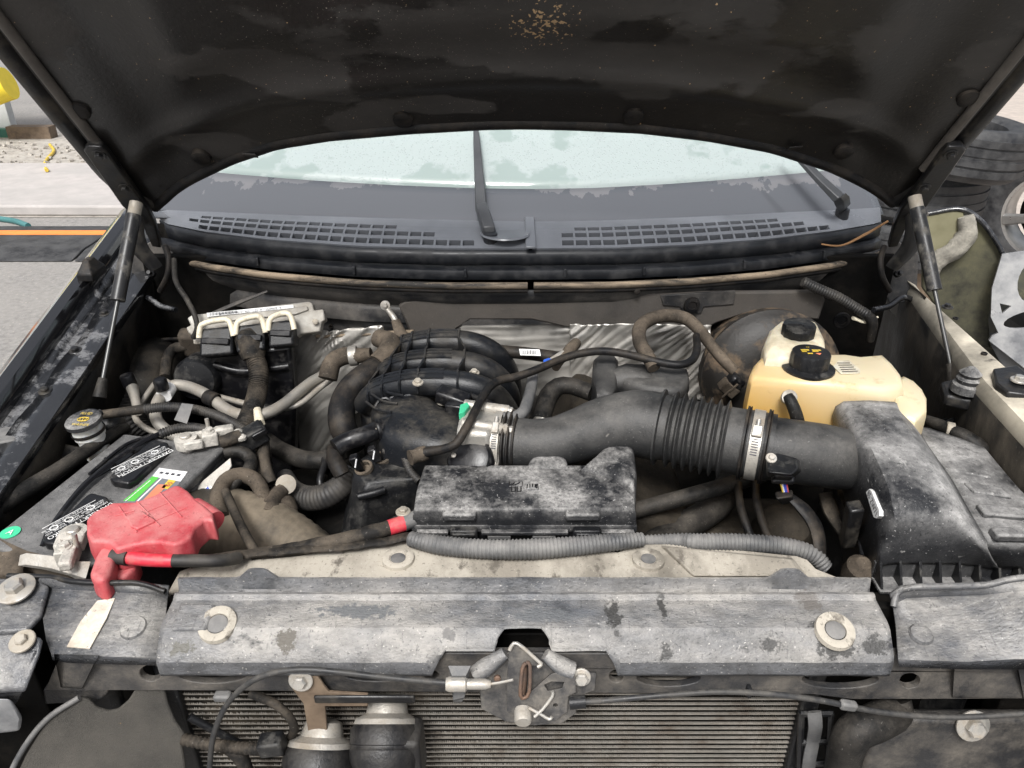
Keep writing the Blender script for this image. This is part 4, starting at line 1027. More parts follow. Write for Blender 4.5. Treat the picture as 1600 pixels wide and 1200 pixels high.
tube('diagonal_brace', [PY(296, 1120, .02), PY(380, 1165, .02)], .005, M['plastic'], cn, straight=True, n=8)
fb2 = thing('air_baffle', 'dark felt air baffle below the battery end of the beam', 'baffle', PY(160, 1190, .0))
BO = Vector((0, .0, .85)); BN = Vector((.15, -.93, .34)).normalized()
plate('felt_sheet', [(-10, 1290), (40, 1180), (70, 1130), (100, 1104), (124, 1090), (138, 1094), (150, 1106), (168, 1112), (184, 1109), (200, 1095), (212, 1076), (256, 1076), (262, 1100), (272, 1125), (290, 1150), (284, 1165), (288, 1190), (300, 1290)], PY(160, 1120, .0), BN, .006, M['felt'], fb2, bev=.002)
tube('hem', [PP(x, y, PY(160, 1120, .0) + BN * .002, BN) for x, y in ((-5, 1270), (20, 1200), (50, 1150), (80, 1118), (124, 1090))], .0035, M['conduit'], fb2, n=8)
plate('upper_flap', [(66, 1078), (170, 1078), (165, 1090), (140, 1098), (70, 1102)], PY(120, 1080, .02), FNn, .012, M['beam_low'], fb2, bev=.003)
def horn(c, axis, r, label):
    h = thing('horn', label, 'horn', c, group='horns')
    lathe('shell', [(r * .2, -.030), (r * .55, -.030), (r * .62, -.026), (r * .9, -.024), (r * 1.0, -.014), (r * 1.02, -.004), (r * .985, -.002), (r * .985, .001), (r * 1.03, .002), (r * 1.03, .018), (r * .9, .026)], c, M['hornc'], h, axis=-Vector(axis), n=36)
    lathe('metal_cap', [(r * .96, .024), (r * .9, .030), (r * .62, .036), (r * .58, .044), (r * .52, .052), (r * .3, .056)], c, M['alu'], h, axis=-Vector(axis), n=36)
    for a in (.5, 2.4, 4.4):
        u, w, ax = frame(axis); lathe('rivet', [(.003, 0), (.003, .002), (.0015, .003)], Vector(c) + (u * math.cos(a) + w * math.sin(a)) * r * .42 + ax * .029, M['bolt'], h, axis=axis, n=10)
    return h
hr1 = horn(PY(602, 1165, -.012), (.0, -.78, -.62), .042, 'round black horn with a metal cap beside the brown bracket, the higher one')
hr2 = horn(PY(497, 1200, -.018), (-.05, -.74, -.66), .043, 'round black horn with a metal cap under the foot of the brown bracket')
loft('trumpet', [[PY(640, 1150, -.02) + Vector((a, b, 0)) for a, b in ((-.03, -.012), (.012, -.012), (.014, .03), (-.03, .03))], [PY(645, 1215, -.02) + Vector((a, b, 0)) for a, b in ((-.036, -.014), (.014, -.014), (.016, .03), (-.036, .03))]], M['hornc'], hr1, bev=.006)
hb = thing('horn_bracket', 'rusty brown horn bracket bolted to the beam', 'bracket', PY(480, 1100, .0))
plate('bracket_arm', [(447, 1048), (492, 1050), (506, 1072), (514, 1082), (575, 1086), (575, 1104), (508, 1104), (512, 1150), (483, 1152), (474, 1100), (455, 1075)], Vector((0, .0, .93)), FNn, .004, M['brown'], hb, bev=.001)
bolt(hb, PY(470, 1063, -.002), (0, -1, .25), .0075, M['bright'], washer=1.9)
box('cross_tie', PY(570, 1092, -.001), (.12, .005, .012), M['hinge'], hb)
# right side hardware below the beam
rbk = thing('cooler_bracket', 'open black plastic bracket at the end of the condenser', 'bracket', PY(1285, 1190, .02))
for a, b in (((1252, 1113), (1245, 1290)), ((1298, 1113), (1288, 1290)), ((1250, 1115), (1300, 1115)), ((1248, 1160), (1294, 1158)), ((1250, 1194), (1290, 1192))):
    tube('bar', [PY(*a, .02), PY(*b, .02)], .0042, M['plastic'], rbk, straight=True, n=6)
tube('strap', [PY(1272, 1112, .018), PY(1274, 1135, .012), PY(1270, 1160, .018), PY(1265, 1185, .012), PY(1262, 1210, .018)], .009, M['conduit'], rbk, n=10, flat=.35)
tag(tube('radiator_hose', [PY(1395, 1092, .03), PY(1396, 1112, .02), PY(1370, 1128, .0), PY(1335, 1145, -.01), PY(1320, 1180, -.01), PY(1312, 1230, -.01)], [.021, .0225, .0225, .022, .021, .021], M['hose'], n=18), 'fat grey rubber hose bending down below the right half of the beam', 'hose')
llc = tag(box('lower_lamp_cover', PY(1480, 1180, .03), (.22, .02, .16), M['beam_low'], bev=.006), 'black pitted cover under the air box end of the beam', 'cover')
bolt(llc, PY(1520, 1134, .015), (0, -1, .35), .011, M['bright'], washer=1.9, name='bolt_head')
# latch
lt = thing('hood_latch', 'rusty hood latch with spring bolted to the middle of the beam', 'latch', PY(820, 1120, -.02))
LO2 = PY(820, 1075, -.020); LNn = Vector((0, -.93, .36)).normalized()
plate('back_plate', [(748, 1060), (790, 1020), (850, 1020), (890, 1050), (932, 1052), (930, 1078), (905, 1088), (900, 1115), (880, 1130), (830, 1134), (790, 1128), (752, 1108)], LO2 - LNn * .012, LNn, .005, M['latch'], lt, bev=.001)
plate('lock_plate', [(795, 1018), (803, 1008), (812, 1012), (846, 1034), (843, 1040), (830, 1040), (832, 1066), (828, 1082), (862, 1053), (878, 1050), (898, 1050), (900, 1082), (888, 1088), (886, 1112), (868, 1126), (818, 1130), (803, 1115), (792, 1112), (792, 1070)], LO2, LNn, .004, M['latch'], lt, bev=.001, holes=[[(816, 1040), (828, 1036), (828, 1080), (824, 1088), (813, 1088)], [(850, 1070), (862, 1065), (882, 1066), (878, 1076), (856, 1080)], ell(868, 1102, 4, 3, 10)])
tube('slot_liner', [PP(x, y, LO2 + LNn * .001, LNn) for x, y in ((822, 1035), (828, 1040), (827, 1080), (820, 1090), (813, 1086), (816, 1045), (822, 1036))], .0022, M['rust'], lt, n=8)
tube('hook', [PP(x, y, LO2 - LNn * .006, LNn) for x, y in ((800, 1012), (818, 1032), (820, 1060), (818, 1086))], [.004, .005, .005, .004], M['rust'], lt, n=8, flat=.5)
tube('top_wire', [PP(x, y, LO2 + LNn * .004, LNn) for x, y in ((796, 1016), (803, 1005), (815, 1010), (842, 1034), (846, 1038), (840, 1042))], .0022, M['bright'], lt, n=8)
tube('spring', [PP(x, y, LO2 + LNn * .008, LNn) for x, y in ((863, 1080), (863, 1088), (848, 1108), (835, 1120))], .0019, M['bright'], lt, n=8)
tube('spring', [PP(x, y, LO2 + LNn * .007, LNn) for x, y in ((826, 1106), (845, 1116), (858, 1124), (862, 1120))], .0019, M['bright'], lt, n=8)
lathe('pivot', [(.0100, -.004), (.0100, .010), (.0085, .012), (.003, .012)], PP(817, 1114, LO2, LNn), M['alu'], lt, axis=(0, -1, -.15), n=24)
bolt(lt, PP(908, 1058, LO2 - LNn * .010, LNn), (0, -1, .3), .0075, M['bright'], washer=1.5)
lathe('rivet', [(.004, 0), (.004, .003), (.002, .004)], PP(777, 1059, LO2 - LNn * .011, LNn), M['rust'], lt, axis=LNn, n=12)
for q in (((742, 1054), (760, 1042), (790, 1020)), ((896, 1048), (876, 1040), (852, 1022))):
    tube('gusset', [PP(x, y, LO2 - LNn * .008, LNn) for x, y in q], [.010, .011, .007], M['beam'], lt, n=10)
cbl = thing('latch_cable', 'black latch release cable with plastic clip running to the left', 'cable', PY(720, 1068, -.025))
tube('sheath', [PY(710, 1068, -.03), PY(650, 1063, -.03), PY(590, 1057, -.03), (PY(530, 1050, -.03)), PY(470, 1046, -.03), PY(420, 1053, -.03), PY(385, 1070, -.03), PY(355, 1100, -.03), PY(338, 1135, -.03), PY(330, 1170, -.03), PY(326, 1230, -.03)], .0034, M['cable'], cbl, n=10)
tube('inner_wire', [PY(755, 1070, -.03), PY(778, 1067, -.032), PY(802, 1062, -.034)], .0015, M['bright'], cbl, n=6)
lathe('ferrule', [(.007, -.018), (.0085, -.014), (.0085, .004), (.006, .006), (.006, .026), (.004, .032)], PY(722, 1069, -.03), M['bright'], cbl, axis=(1, 0, 0), n=14)
loft('clip', [[PY(700, 1040, -.02), PY(736, 1040, -.02), PY(734, 1048, -.02), PY(702, 1048, -.02)], [PY(706, 1056, -.028), PY(728, 1056, -.028), PY(726, 1090, -.028), PY(708, 1094, -.028)], [PY(708, 1096, -.022), PY(722, 1096, -.022), PY(718, 1098, -.01), PY(710, 1098, -.01)]], M['conduit'], cbl, bev=.001)
cbr = thing('hood_release_cable', 'black release cable sagging from the latch to the right below the beam', 'cable', PY(1200, 1085, -.025))
tube('sheath', [PY(893, 1098, -.03), PY(950, 1094, -.03), PY(1040, 1086, -.03), PY(1120, 1081, -.03), PY(1200, 1084, -.03), PY(1280, 1094, -.03), PY(1360, 1110, -.03), PY(1440, 1119, -.03), PY(1520, 1120, -.03), PY(1640, 1112, -.03)], .0034, M['cable'], cbr, n=10)
tube('ferrule', [PY(890, 1098, -.03), PY(915, 1096, -.03)], .0075, M['plastic'], cbr, straight=True)
box('clip', PY(1325, 1102, -.03), (.020, .010, .011), M['conduit'], cbr, rot=EU(0, 12, 0))
box('clip', PY(1170, 1080, -.025), (.006, .012, .014), M['plastic'], cbr)
hw_ = thing('horn_harness', 'taped black wiring harness with connectors in front of the condenser', 'harness', PY(380, 1190, .0))
tube('loop', [PY(392, 1084, .02), PY(430, 1100, .005), PY(452, 1120, .0), PY(460, 1140, .0), PY(450, 1158, .005)], .0055, M['tape'], hw_, n=10)
tube('trunk', [PY(285, 1155, .0), PY(340, 1165, -.005), PY(400, 1170, -.01), PY(450, 1168, -.01)], .008, M['tape'], hw_, n=10, rib=.006, depth=.001)
tube('branch', [PY(360, 1168, -.005), PY(380, 1190, -.01), PY(390, 1230, -.01)], .009, M['tape'], hw_, n=10)
box('connector', PY(425, 1163, -.015), (.030, .022, .022), M['plastic'], hw_, rot=EU(0, -10, 0))
box('sensor_clip', PY(348, 1088, .0), (.020, .012, .010), M['conduit'], hw_)
# =================================================================== BATTERY
e1 = Vector((.217, .976, 0)).normalized(); e2 = Vector((-.976, .217, 0)).normalized(); UP = Vector((0, 0, 1))
B0 = Vector((-.557, .157, 1.0))           # front right corner of the lid
bl = lambda a, b, c=0.0: B0 + e1 * a + e2 * b + UP * c
BZ = lambda px, py, c=0.0: PZ(px, py, 1.0 + c)
bt = thing('car_battery', 'black car battery with green and white label under a red terminal boot', 'battery', bl(.147, .095, -.19))
v, f = prism_data([bl(0, 0, -.018), bl(.295, 0, -.018), bl(.295, .188, -.018), bl(0, .188, -.018)], .172)
mk('case', v, f, M['battery'], bt, bev=.006)
v, f = prism_data([bl(-.003, -.002, 0), bl(.298, -.002, 0), bl(.298, .190, 0), bl(-.003, .190, 0)], .018)
mk('lid', v, f, M['battery'], bt, bev=.005, seg=3)
# sunken strap handle, lens shaped
hp = [(128, 757), (150, 735), (180, 708), (210, 690), (236, 681), (252, 677), (238, 690), (215, 705), (190, 722), (165, 738), (140, 752)]
prism('handle_recess', [BZ(x, y, .0012) for x, y in hp], .002, M['plastic_clean'], bt, bev=.0005)
tube('handle_strap', [BZ(66, 852, .004), BZ(78, 826, .006), BZ(108, 785, .007), BZ(138, 752, .009), BZ(180, 718, .011), BZ(222, 690, .011), BZ(250, 676, .008)], [.0035, .004, .005, .006, .006, .0055, .004], M['plastic_clean'], bt, n=8, flat=.5)
tube('handle_strap', [BZ(140, 741, .005), BZ(170, 715, .006), BZ(200, 693, .006), BZ(240, 679, .006)], .003, M['plastic_clean'], bt, n=8)
for x, y in ((172, 722), (205, 703)): tube('handle_web', [BZ(x - 8, y - 6, .003), BZ(x + 8, y + 4, .004)], .0022, M['plastic_clean'], bt, n=6)
caps = [[(170, 744), (176, 751), (200, 755), (212, 748), (265, 698), (262, 691), (240, 686), (232, 690)], [(66, 840), (70, 848), (88, 850), (98, 842), (170, 783), (168, 776), (143, 769), (134, 774)]]
for ci, cp in enumerate(caps):
    cap = prism('vent_cap', [BZ(x, y, .012) for x, y in cp], .014, M['plastic_clean'], bt, bev=.003)
    A, Bq = BZ(*cp[0], .0125), BZ(*cp[4], .0125)
    ux = (Bq - A).normalized(); uy = UP.cross(ux); uy = -uy if uy.x > 0 else uy      # reads from the fender side
    mid = sum((BZ(x, y, .0126) for x, y in cp), Vector()) / len(cp)
    L_ = (Bq - A).length
    txt = 'DANGER / POISON' if ci == 0 else 'DANGER / PELIGRO'
    ttx = -ux; tty = Vector((ttx.y, -ttx.x, 0)) * -1
    tty = UP.cross(ttx)
    text('lettering', txt, mid - tty * -.013, ttx, tty, .0115, M['white'], cap, squeeze=.95)
    for r_, s_ in ((.004, 'EXPLOSIVE GASES   NO SPARKS   SULFURIC ACID'), (-.001, 'Can cause blindness   shield eyes   flush with water'), (-.006, 'NO FLAMES   or severe burns   get medical help fast'), (-.011, 'Keep out of the reach of children')):
        text('lettering', s_, mid + tty * r_, ttx, tty, .0058, M['white'], cap, squeeze=.72)
    for r_ in (.0165, -.0155):
        tube('print_rule', [mid + tty * r_ - ttx * L_ * .40, mid + tty * r_ + ttx * L_ * .40], .0005, M['white'], cap, straight=True, n=4)
    for q in (-.25, .08, .3):
        lathe('print_icon', [(.0058, 0), (.0058, .0005), (.0045, .0005), (.0045, 0)], mid + ttx * L_ * q + tty * -.004, M['white'], cap, n=16, closed=False)
# labels on the lid
def lab(name, pts, mat, lift=.0012):
    return prism(name, [BZ(x, y, lift) for x, y in pts], .001, mat, bt, bev=0)
lab('label_base', [(248, 731), (293, 737), (279, 757), (240, 790), (192, 785)], M['greyp'], .0008)
wlab = lab('label_white', [(249, 731), (293, 737), (282, 752), (238, 744)], M['white'])
lab('label_green', [(238, 744), (248, 746), (210, 783), (193, 782)], M['green'])
lab('label_white_rule', [(251, 747), (253, 747.4), (216, 783), (213, 783)], M['white'])
lab('label_orange', [(247, 757), (262, 757), (240, 781), (222, 783)], M['orange'])
lab('label_yellow', [(264, 749), (275, 751), (262, 764), (252, 762)], M['yellow'])
lx = (BZ(282, 752) - BZ(238, 744)).normalized(); ly = UP.cross(lx)
for i in range(4): box('barcode_mark', BZ(252 + 9 * i, 738.5 + 1.2 * i, .0020), (.005, .0045, .0006), M['ink'], wlab, bev=0, rot=EU(0, 0, -14))
gx = (BZ(238, 744) - BZ(193, 782)).normalized()
for i in range(9):
    box('print_mark', BZ(198 + 4.4 * i, 781.5 - 3.7 * i, .0016), (.0052, .0014, .0004), M['white'], bt, bev=0, rot=EU(0, 0, math.degrees(math.atan2(gx.y, gx.x))))
text('lettering', '60', BZ(264, 757, .0014), gx, UP.cross(gx), .012, M['red'], bt)
lathe('green_sticker', [(.0135, 0), (.0133, .0008)], BZ(16, 832, .001), M['teal'], bt, n=20)
text('lettering', 'A', BZ(16, 832, .0022), e2 * -1, e1, .014, M['white'], bt)
# terminals
def terminal(c, ang, label):
    t = thing('battery_terminal', label, 'clamp', c, group='battery terminals')
    rm_ = EU(0, 0, ang); w = lambda x, y, z: Vector(c) + rm_ @ Vector((x, y, z))
    lathe('post', [(.0095, -.012), (.0088, .017), (.0075, .0185), (.002, .0188)], c, M['alu'], t, n=20)
    lathe('ring_clamp', [(.010, -.004), (.0175, -.004), (.0178, .013), (.0105, .0135)], c, M['lead'], t, n=24)
    box('jaw', w(.012, -.015, .005), (.030, .010, .016), M['lead'], t, rot=rm_)
    box('jaw', w(.012, .012, .005), (.030, .009, .017), M['lead'], t, rot=rm_)
    box('cable_block', w(.038, 0, .006), (.024, .026, .022), M['lead'], t, rot=rm_, bev=.002)
    bolt(t, w(.038, .0, .017), (0, 0, 1), .0062, M['lead'], washer=1.4)
    tube('stud', [w(.036, .012, .012), w(.036, .014, .034)], .0035, M['bright'], t, straight=True, n=8)
    box('lug', w(.060, .006, .012), (.030, .016, .014), M['lead'], t, rot=rm_)
    return t
terminal(BZ(292, 694, .012), 18, 'corroded pale battery clamp with a cable block at the far corner of the battery')
terminal(BZ(118, 842, .012), -75, 'corroded pale battery clamp half under the red boot')
# red boot
rbt = thing('terminal_boot', 'red rubber terminal boot lying over the battery corner', 'boot', BZ(220, 830, .02))
main = [(135, 810), (146, 799), (176, 784), (190, 784), (212, 783), (240, 773), (273, 757), (282, 758), (294, 766), (306, 779), (320, 789), (333, 801), (333, 813), (319, 811), (304, 824), (299, 838), (285, 846), (272, 851), (250, 846), (225, 847), (200, 853), (181, 858), (172, 848), (160, 845), (142, 846), (135, 832)]
top = [PZ(x, y, 1.062) for x, y in main]
ctr = sum(top, Vector()) / len(top)
mk('boot_body', *prism_data(top, .036, .03), M['red'], rbt, bev=.008, seg=4, ang=80)
for a, b in (((186, 792), (214, 832)), ((214, 784), (250, 822)), ((250, 770), (284, 808)), ((200, 812), (262, 786)), ((212, 826), (292, 793)), ((180, 806), (210, 798))):
    tube('moulded_seam', [PZ(*a, 1.0622), PZ((a[0] + b[0]) / 2, (a[1] + b[1]) / 2, 1.0622), PZ(*b, 1.0622)], .0013, M['red'], rbt, n=6)
prism('raised_panel', [PZ(x, y, 1.0655) for x, y in ((196, 806), (222, 797), (244, 812), (214, 826), (204, 822))], .006, M['red'], rbt, bev=.002)
for d in (((224, 804), (232, 808)), ((231, 803), (225, 809))): tube('plus_mark', [PZ(*d[0], 1.0657), PZ(*d[1], 1.0657)], .0009, M['red'], rbt, straight=True, n=6)
arm = [PZ(x, y, 1.050) for x, y in ((164, 842), (182, 856), (176, 880), (171, 894), (162, 907), (149, 905), (138, 897), (148, 868))]
mk('boot_arm', *prism_data(arm, .036, .03), M['red'], rbt, bev=.007, seg=4, ang=80)
lw = [PZ(x, y, 1.028) for x, y in ((178, 868), (218, 872), (212, 886), (192, 903), (172, 901))]
mk('boot_flap', *prism_data(lw, .026, .03), M['red'], rbt, bev=.005, seg=3, ang=80)
lathe('boot_sleeve', [(.014, -.02), (.016, .01), (.0155, .024), (.013, .024)], PZ(318, 803, 1.045), M['red'], rbt, axis=(.75, -.55, -.1), n=20)
pc = thing('positive_cable', 'red and black battery cable leaving the boot across the panel', 'cable', PZ(260, 876, 1.03))
tube('black_end', [PZ(176, 869, 1.045), PZ(200, 872, 1.045)], .0095, M['conduit_black'], pc, straight=True, n=14)
tube('red_sleeve', [PZ(196, 871, 1.044), PZ(235, 875, 1.042), PZ(270, 876, 1.040)], .0085, M['redtape'], pc, n=14)
tube('black_sleeve', [PZ(268, 876, 1.040), PZ(305, 876, 1.036), PZ(345, 876, 1.03), PZ(372, 872, 1.015)], .0082, M['conduit_black'], pc, n=14)
hd = thing('battery_hold_down', 'scuffed silver hold down bar in front of the battery', 'bar', PZ(85, 885, 1.0))
loft('bar', [[PZ(x, y, 1.005 + dz) for x, y, dz in r_] for r_ in ([(31, 867, 0), (42, 864, .004), (40, 882, -.004), (28, 884, -.01)], [(70, 870, .004), (80, 868, .008), (80, 888, -.002), (68, 890, -.01)], [(108, 880, .004), (112, 877, .008), (114, 898, -.002), (106, 899, -.01)], [(134, 878, .01), (142, 877, .012), (134, 904, 0), (124, 908, -.01)])], M['alu'], hd, bev=.003)
tag(prism('tray_edge', [PZ(-30, 820, 1.0), PZ(14, 840, 1.0), PZ(50, 856, 1.0), PZ(110, 872, 1.0), PZ(105, 882, 1.0), PZ(40, 868, 1.0), PZ(30, 892, .99), PZ(-40, 898, .99)], .04, M['hose_brown'], bev=.006), 'dark brown mud caked tray edge in front of the battery', 'tray')
hs_ = thing('heat_strip', 'white scuffed heat shield strip with a blue label beside the battery', 'heat shield', PZ(325, 755, .97))
SO = PZ(330, 745, .985); SN = (e2 * -.25 + Vector((-.1, -.55, .8))).normalized()
plate('strip', [(360, 715), (362, 728), (330, 775), (300, 790), (294, 776), (318, 750)], SO, SN, .005, M['lead'], hs_, bev=.001)
plate('blue_label', [(325, 760), (330, 768), (312, 784), (306, 775)], SO + SN * .0012, SN, .001, M['blue'], hs_)
sx = (PP(325, 760, SO, SN) - PP(306, 775, SO, SN)).normalized()
text('lettering', 'toraCo', PP(318, 769, SO + SN * .0016, SN), sx, SN.cross(sx), .010, M['white'], hs_)
text('lettering', 'P2  F1', PP(321, 775, SO + SN * .0016, SN), sx, SN.cross(sx), .006, M['white'], hs_)
tag(tube('edge_hose', [PZ(-30, 812, .99), PZ(20, 778, .995), PZ(85, 738, 1.0), PZ(130, 708, 1.0), PZ(180, 676, .995), PZ(196, 668, .98)], [.015, .0145, .012, .0115, .010, .009], M['hose'], n=14), 'dark hose lying along the fender side of the battery', 'hose')

# =================================================================== WASHER FILLER
wf = thing('washer_filler', 'white washer fluid filler neck with a black lettered cap', 'washer tank', PZ(133, 690, .95))
lathe('neck', [(.020, -.07), (.022, -.03), (.0245, -.028), (.0245, -.018), (.0235, -.012), (.0235, -.004)], PZ(131, 658, 1.04), M['washer'], wf, axis=(-.1, -.05, 1), n=28)
lathe('seal_ring', [(.0262, -.022), (.027, -.019), (.0262, -.016)], PZ(131, 658, 1.04), M['rubber'], wf, axis=(-.1, -.05, 1), n=28, closed=False)
lathe('cap', [(.026, -.008), (.0285, -.006), (.0285, .001), (.0265, .0035), (.010, .0045), (.002, .0045)], PZ(130, 656, 1.045), M['plastic_dusty'], wf, axis=(-.1, -.1, 1), n=36)
tube('cap_tab', [PZ(150, 648, 1.046), PZ(158, 644, 1.046)], .006, M['plastic'], wf, straight=True, n=8)
wcn = PZ(130, 655, 1.0505); wx = Vector((1, -.25, .1)).normalized(); wy = Vector((.25, 1, .1))
text('lettering', 'WASHER', wcn + Vector((.003, -.016, -.001)), wx, wy, .0085, M['yellow'], wf)
text('lettering', 'FLUID', wcn + Vector((-.002, .016, .001)), wx, wy, .0085, M['yellow'], wf)
tube('icon', [wcn + Vector((.009 * math.cos(a), .006 * math.sin(a), .0002)) for a in [2 * PI * k / 12 for k in range(13)]], .0008, M['yellow'], wf, n=5)
for q in (-.004, 0, .004): tube('icon', [wcn + Vector((q, -.003, .0003)), wcn + Vector((q * 1.6, .006, .0003))], .0007, M['yellow'], wf, straight=True, n=5)
tube('strap', [PZ(104, 668, 1.02), PZ(88, 680, 1.01), PZ(90, 695, 1.0)], .006, M['plastic'], wf, n=8, flat=.4)
box('neck_clip', PZ(170, 668, .98), (.05, .05, .05), M['plastic'], wf, bev=.012)

# =================================================================== CONTROL MODULE AND HARNESS
MO = PY(400, 500, .735); MN = Vector((.05, -.86, .50)).normalized()
md = thing('engine_control_module', 'grey cast control module with three latched black connectors on the firewall', 'module', PY(400, 520, .74))
plate('case', [(292, 497), (300, 492), (330, 489), (482, 471), (488, 474), (490, 485), (505, 483), (508, 500), (502, 503), (500, 518), (468, 522), (466, 526), (302, 538), (300, 524), (294, 520), (290, 512), (298, 508)], MO, MN, .028, M['module'], md, bev=.003)
plate('raised_ridge', [(326, 496), (480, 478), (482, 484), (460, 492), (326, 505)], MO + MN * .004, MN, .006, M['module'], md, bev=.002)
bar = plate('barcode_label', [(323, 489), (458, 476), (459, 481), (324, 495)], MO + MN * .0052, MN, .001, M['white'], md)
bx_ = (PP(458, 478, MO, MN) - PP(323, 492, MO, MN)).normalized()
text('lettering', 'BM47IDBPW10101 ADI  12Z0  PJ  15G49009.  R', PP(391, 486, MO + MN * .0056, MN), bx_, MN.cross(bx_), .0062, M['ink'], bar, squeeze=.95)
for i in range(26):
    p = PP(328 + i * 1.7, 491.2 - i * .165, MO + MN * .0056, MN)
    box('bar_mark', p, (.0007 if i % 3 else .0014, .0006, .0052), M['ink'], bar, bev=0, rot=EU(-30, -5, 0))
lathe('mount_nut', [(.006, 0), (.006, .005), (.003, .007)], PP(493, 503, MO + MN * .004, MN), M['bolt'], md, axis=MN, n=6)
for q, (x0, y0, x1, y1, h) in enumerate(((312, 514, 362, 509, 44), (369, 509, 412, 504, 42), (420, 503, 457, 499, 40))):
    top_ = [PP(x0, y0, MO + MN * .026, MN), PP(x1, y1, MO + MN * .026, MN)]
    low_ = [PP(x1 + 2, y1 + h, MO + MN * .040, MN), PP(x0 - 1, y0 + h, MO + MN * .040, MN)]
    outer_ = [top_[0], top_[1], low_[0], low_[1]]
    inner_ = [p - MN * .05 for p in outer_]
    cn_ = loft('connector', [outer_, inner_], M['plastic'], md, bev=.005)
    mid_ = (top_[0] + top_[1]) / 2
    lv = [(x0 - 1, y0 + 14), (x0 + 1, y0 - 2), (x0 + 8, y0 - 9), (x1 - 10, y1 - 10), (x1 - 2, y1 - 3), (x1 + 3, y1 + 16)]
    tube('latch_lever', [PP(x, y, MO + MN * .030, MN) for x, y in lv], .0055, M['cream'], cn_, n=8, step=.006)
    box('ledge', (outer_[0] + outer_[1] + outer_[2] + outer_[3]) / 4 + MN * .002, ((outer_[1] - outer_[0]).length * .9, .008, .012), M['plastic_clean'], cn_, rot=EU(-30, 0, -5), bev=.002)
mh = thing('module_harness', 'thick taped wiring harness dropping from the control module', 'harness', PZ(375, 690, .95))
tube('boot', [PZ(391, 530, 1.075), PZ(394, 545, 1.065), PZ(397, 560, 1.05)], [.030, .027, .021], M['tape'], mh, n=14)
tube('trunk', [PZ(396, 552, 1.055), PZ(404, 580, 1.035), PZ(402, 612, 1.01), PZ(392, 645, 1.0), PZ(380, 672, .99), PZ(372, 690, .975)], [.018, .0185, .018, .018, .018, .014], M['tape'], mh, n=16, rib=.0050, depth=.0020)
tube('white_tape', [PZ(402, 640, 1.018), PZ(406, 662, 1.008)], [.007, .009], M['cream'], mh, n=10)
tube('branch', [PZ(302, 522, 1.06), PZ(290, 540, 1.045), PZ(272, 545, 1.03), PZ(262, 560, 1.02), PZ(258, 590, 1.0)], .011, M['tape'], mh, n=12)
box('branch_boot', PZ(302, 535, 1.05), (.045, .03, .06), M['hose_brown'], mh, rot=EU(20, 0, 0), bev=.008)
tube('lower_trunk', [PZ(408, 690, .97), PZ(414, 720, .94), PZ(416, 760, .90)], .013, M['tape'], mh, n=12, rib=.005, depth=.001)
tag(tube('drain_tube', [PY(272, 405, .80), PY(275, 440, .76), PY(292, 468, .73), PY(304, 492, .71), PY(308, 512, .70), PY(302, 528, .70)], .0052, M['hose'], n=10), 'thin grey drain tube hanging over the end of the control module', 'tube')
tag(tube('sensor_wire', [PZ(300, 529, 1.03), PZ(262, 530, 1.02), PZ(235, 535, 1.01), PZ(215, 552, 1.0), PZ(208, 580, .99), PZ(214, 620, .97)], .0038, M['rubber'], n=8), 'thin black wire looping from the module to the line fitting', 'wire')
hv = thing('heater_case', 'black moulded heater case under the control module', 'heater case', PY(390, 700, .74))
loft('case', [[PY(x, y, .76) for x, y in ((322, 545), (462, 528), (468, 640), (466, 760), (330, 760))], [PY(x, y, .70) for x, y in ((330, 552), (455, 540), (462, 640), (460, 750), (338, 750))]], M['plastic_clean'], hv, bev=.008)
tube('moulded_ledge', [PY(335, 570, .70), PY(380, 580, .695), PY(452, 572, .70)], .008, M['plastic_clean'], hv, n=8)
lathe('actuator_dome', [(.045, -.03), (.044, .01), (.038, .02), (.01, .024)], PY(310, 590, .70), M['plastic'], hv, axis=(0, -1, .2), n=28)

# =================================================================== A/C LINES
ac = thing('refrigerant_lines', 'dull aluminium refrigerant lines bending across the passenger side of the bay', 'pipe', PZ(300, 640, .95))
tube('wide_line', [PZ(290, 690, .965), PZ(268, 678, .97), PZ(247, 660, .98), PZ(243, 640, .985), PZ(252, 618, .995), PZ(268, 603, 1.0), PZ(290, 603, 1.0), PZ(318, 614, 1.0), PZ(338, 628, .995), PZ(358, 642, .99), PZ(382, 649, .99), PZ(412, 647, .99), PZ(440, 634, .99), PZ(465, 614, .995), PZ(490, 595, 1.0), PZ(520, 582, 1.0)], [.0105] * 3 + [.0108] * 13, M['alu_tube'], ac, n=16)
tube('thin_line', [PZ(262, 682, .96), PZ(238, 674, .965), PZ(216, 660, .975), PZ(211, 644, .98), PZ(222, 628, .985), PZ(236, 608, .995), PZ(247, 595, 1.0), PZ(260, 596, 1.0), PZ(275, 604, .99), PZ(310, 612, .975), PZ(350, 622, .97), PZ(400, 634, .97), PZ(440, 638, .975), PZ(470, 630, .98), PZ(500, 606, .99), PZ(522, 590, 1.0)], .0056, M['alu_tube'], ac, n=12)
lathe('fitting', [(.014, -.004), (.0145, .0), (.0145, .018), (.0125, .020)], PZ(331, 621, 1.0) - Vector((.006, 0, 0)), M['rubber'], ac, axis=(.85, -.5, -.1), n=16, closed=False)
tube('service_port', [PZ(216, 645, .99), PZ(211, 622, 1.0), PZ(207, 606, 1.008)], [.0075, .0085, .011], M['alu_tube'], ac, n=12)
lathe('port_cap', [(.0125, 0), (.0125, .020), (.011, .023), (.004, .024)], PZ(204, 602, 1.010), M['plastic_clean'], ac, axis=(-.12, -.05, 1), n=18)
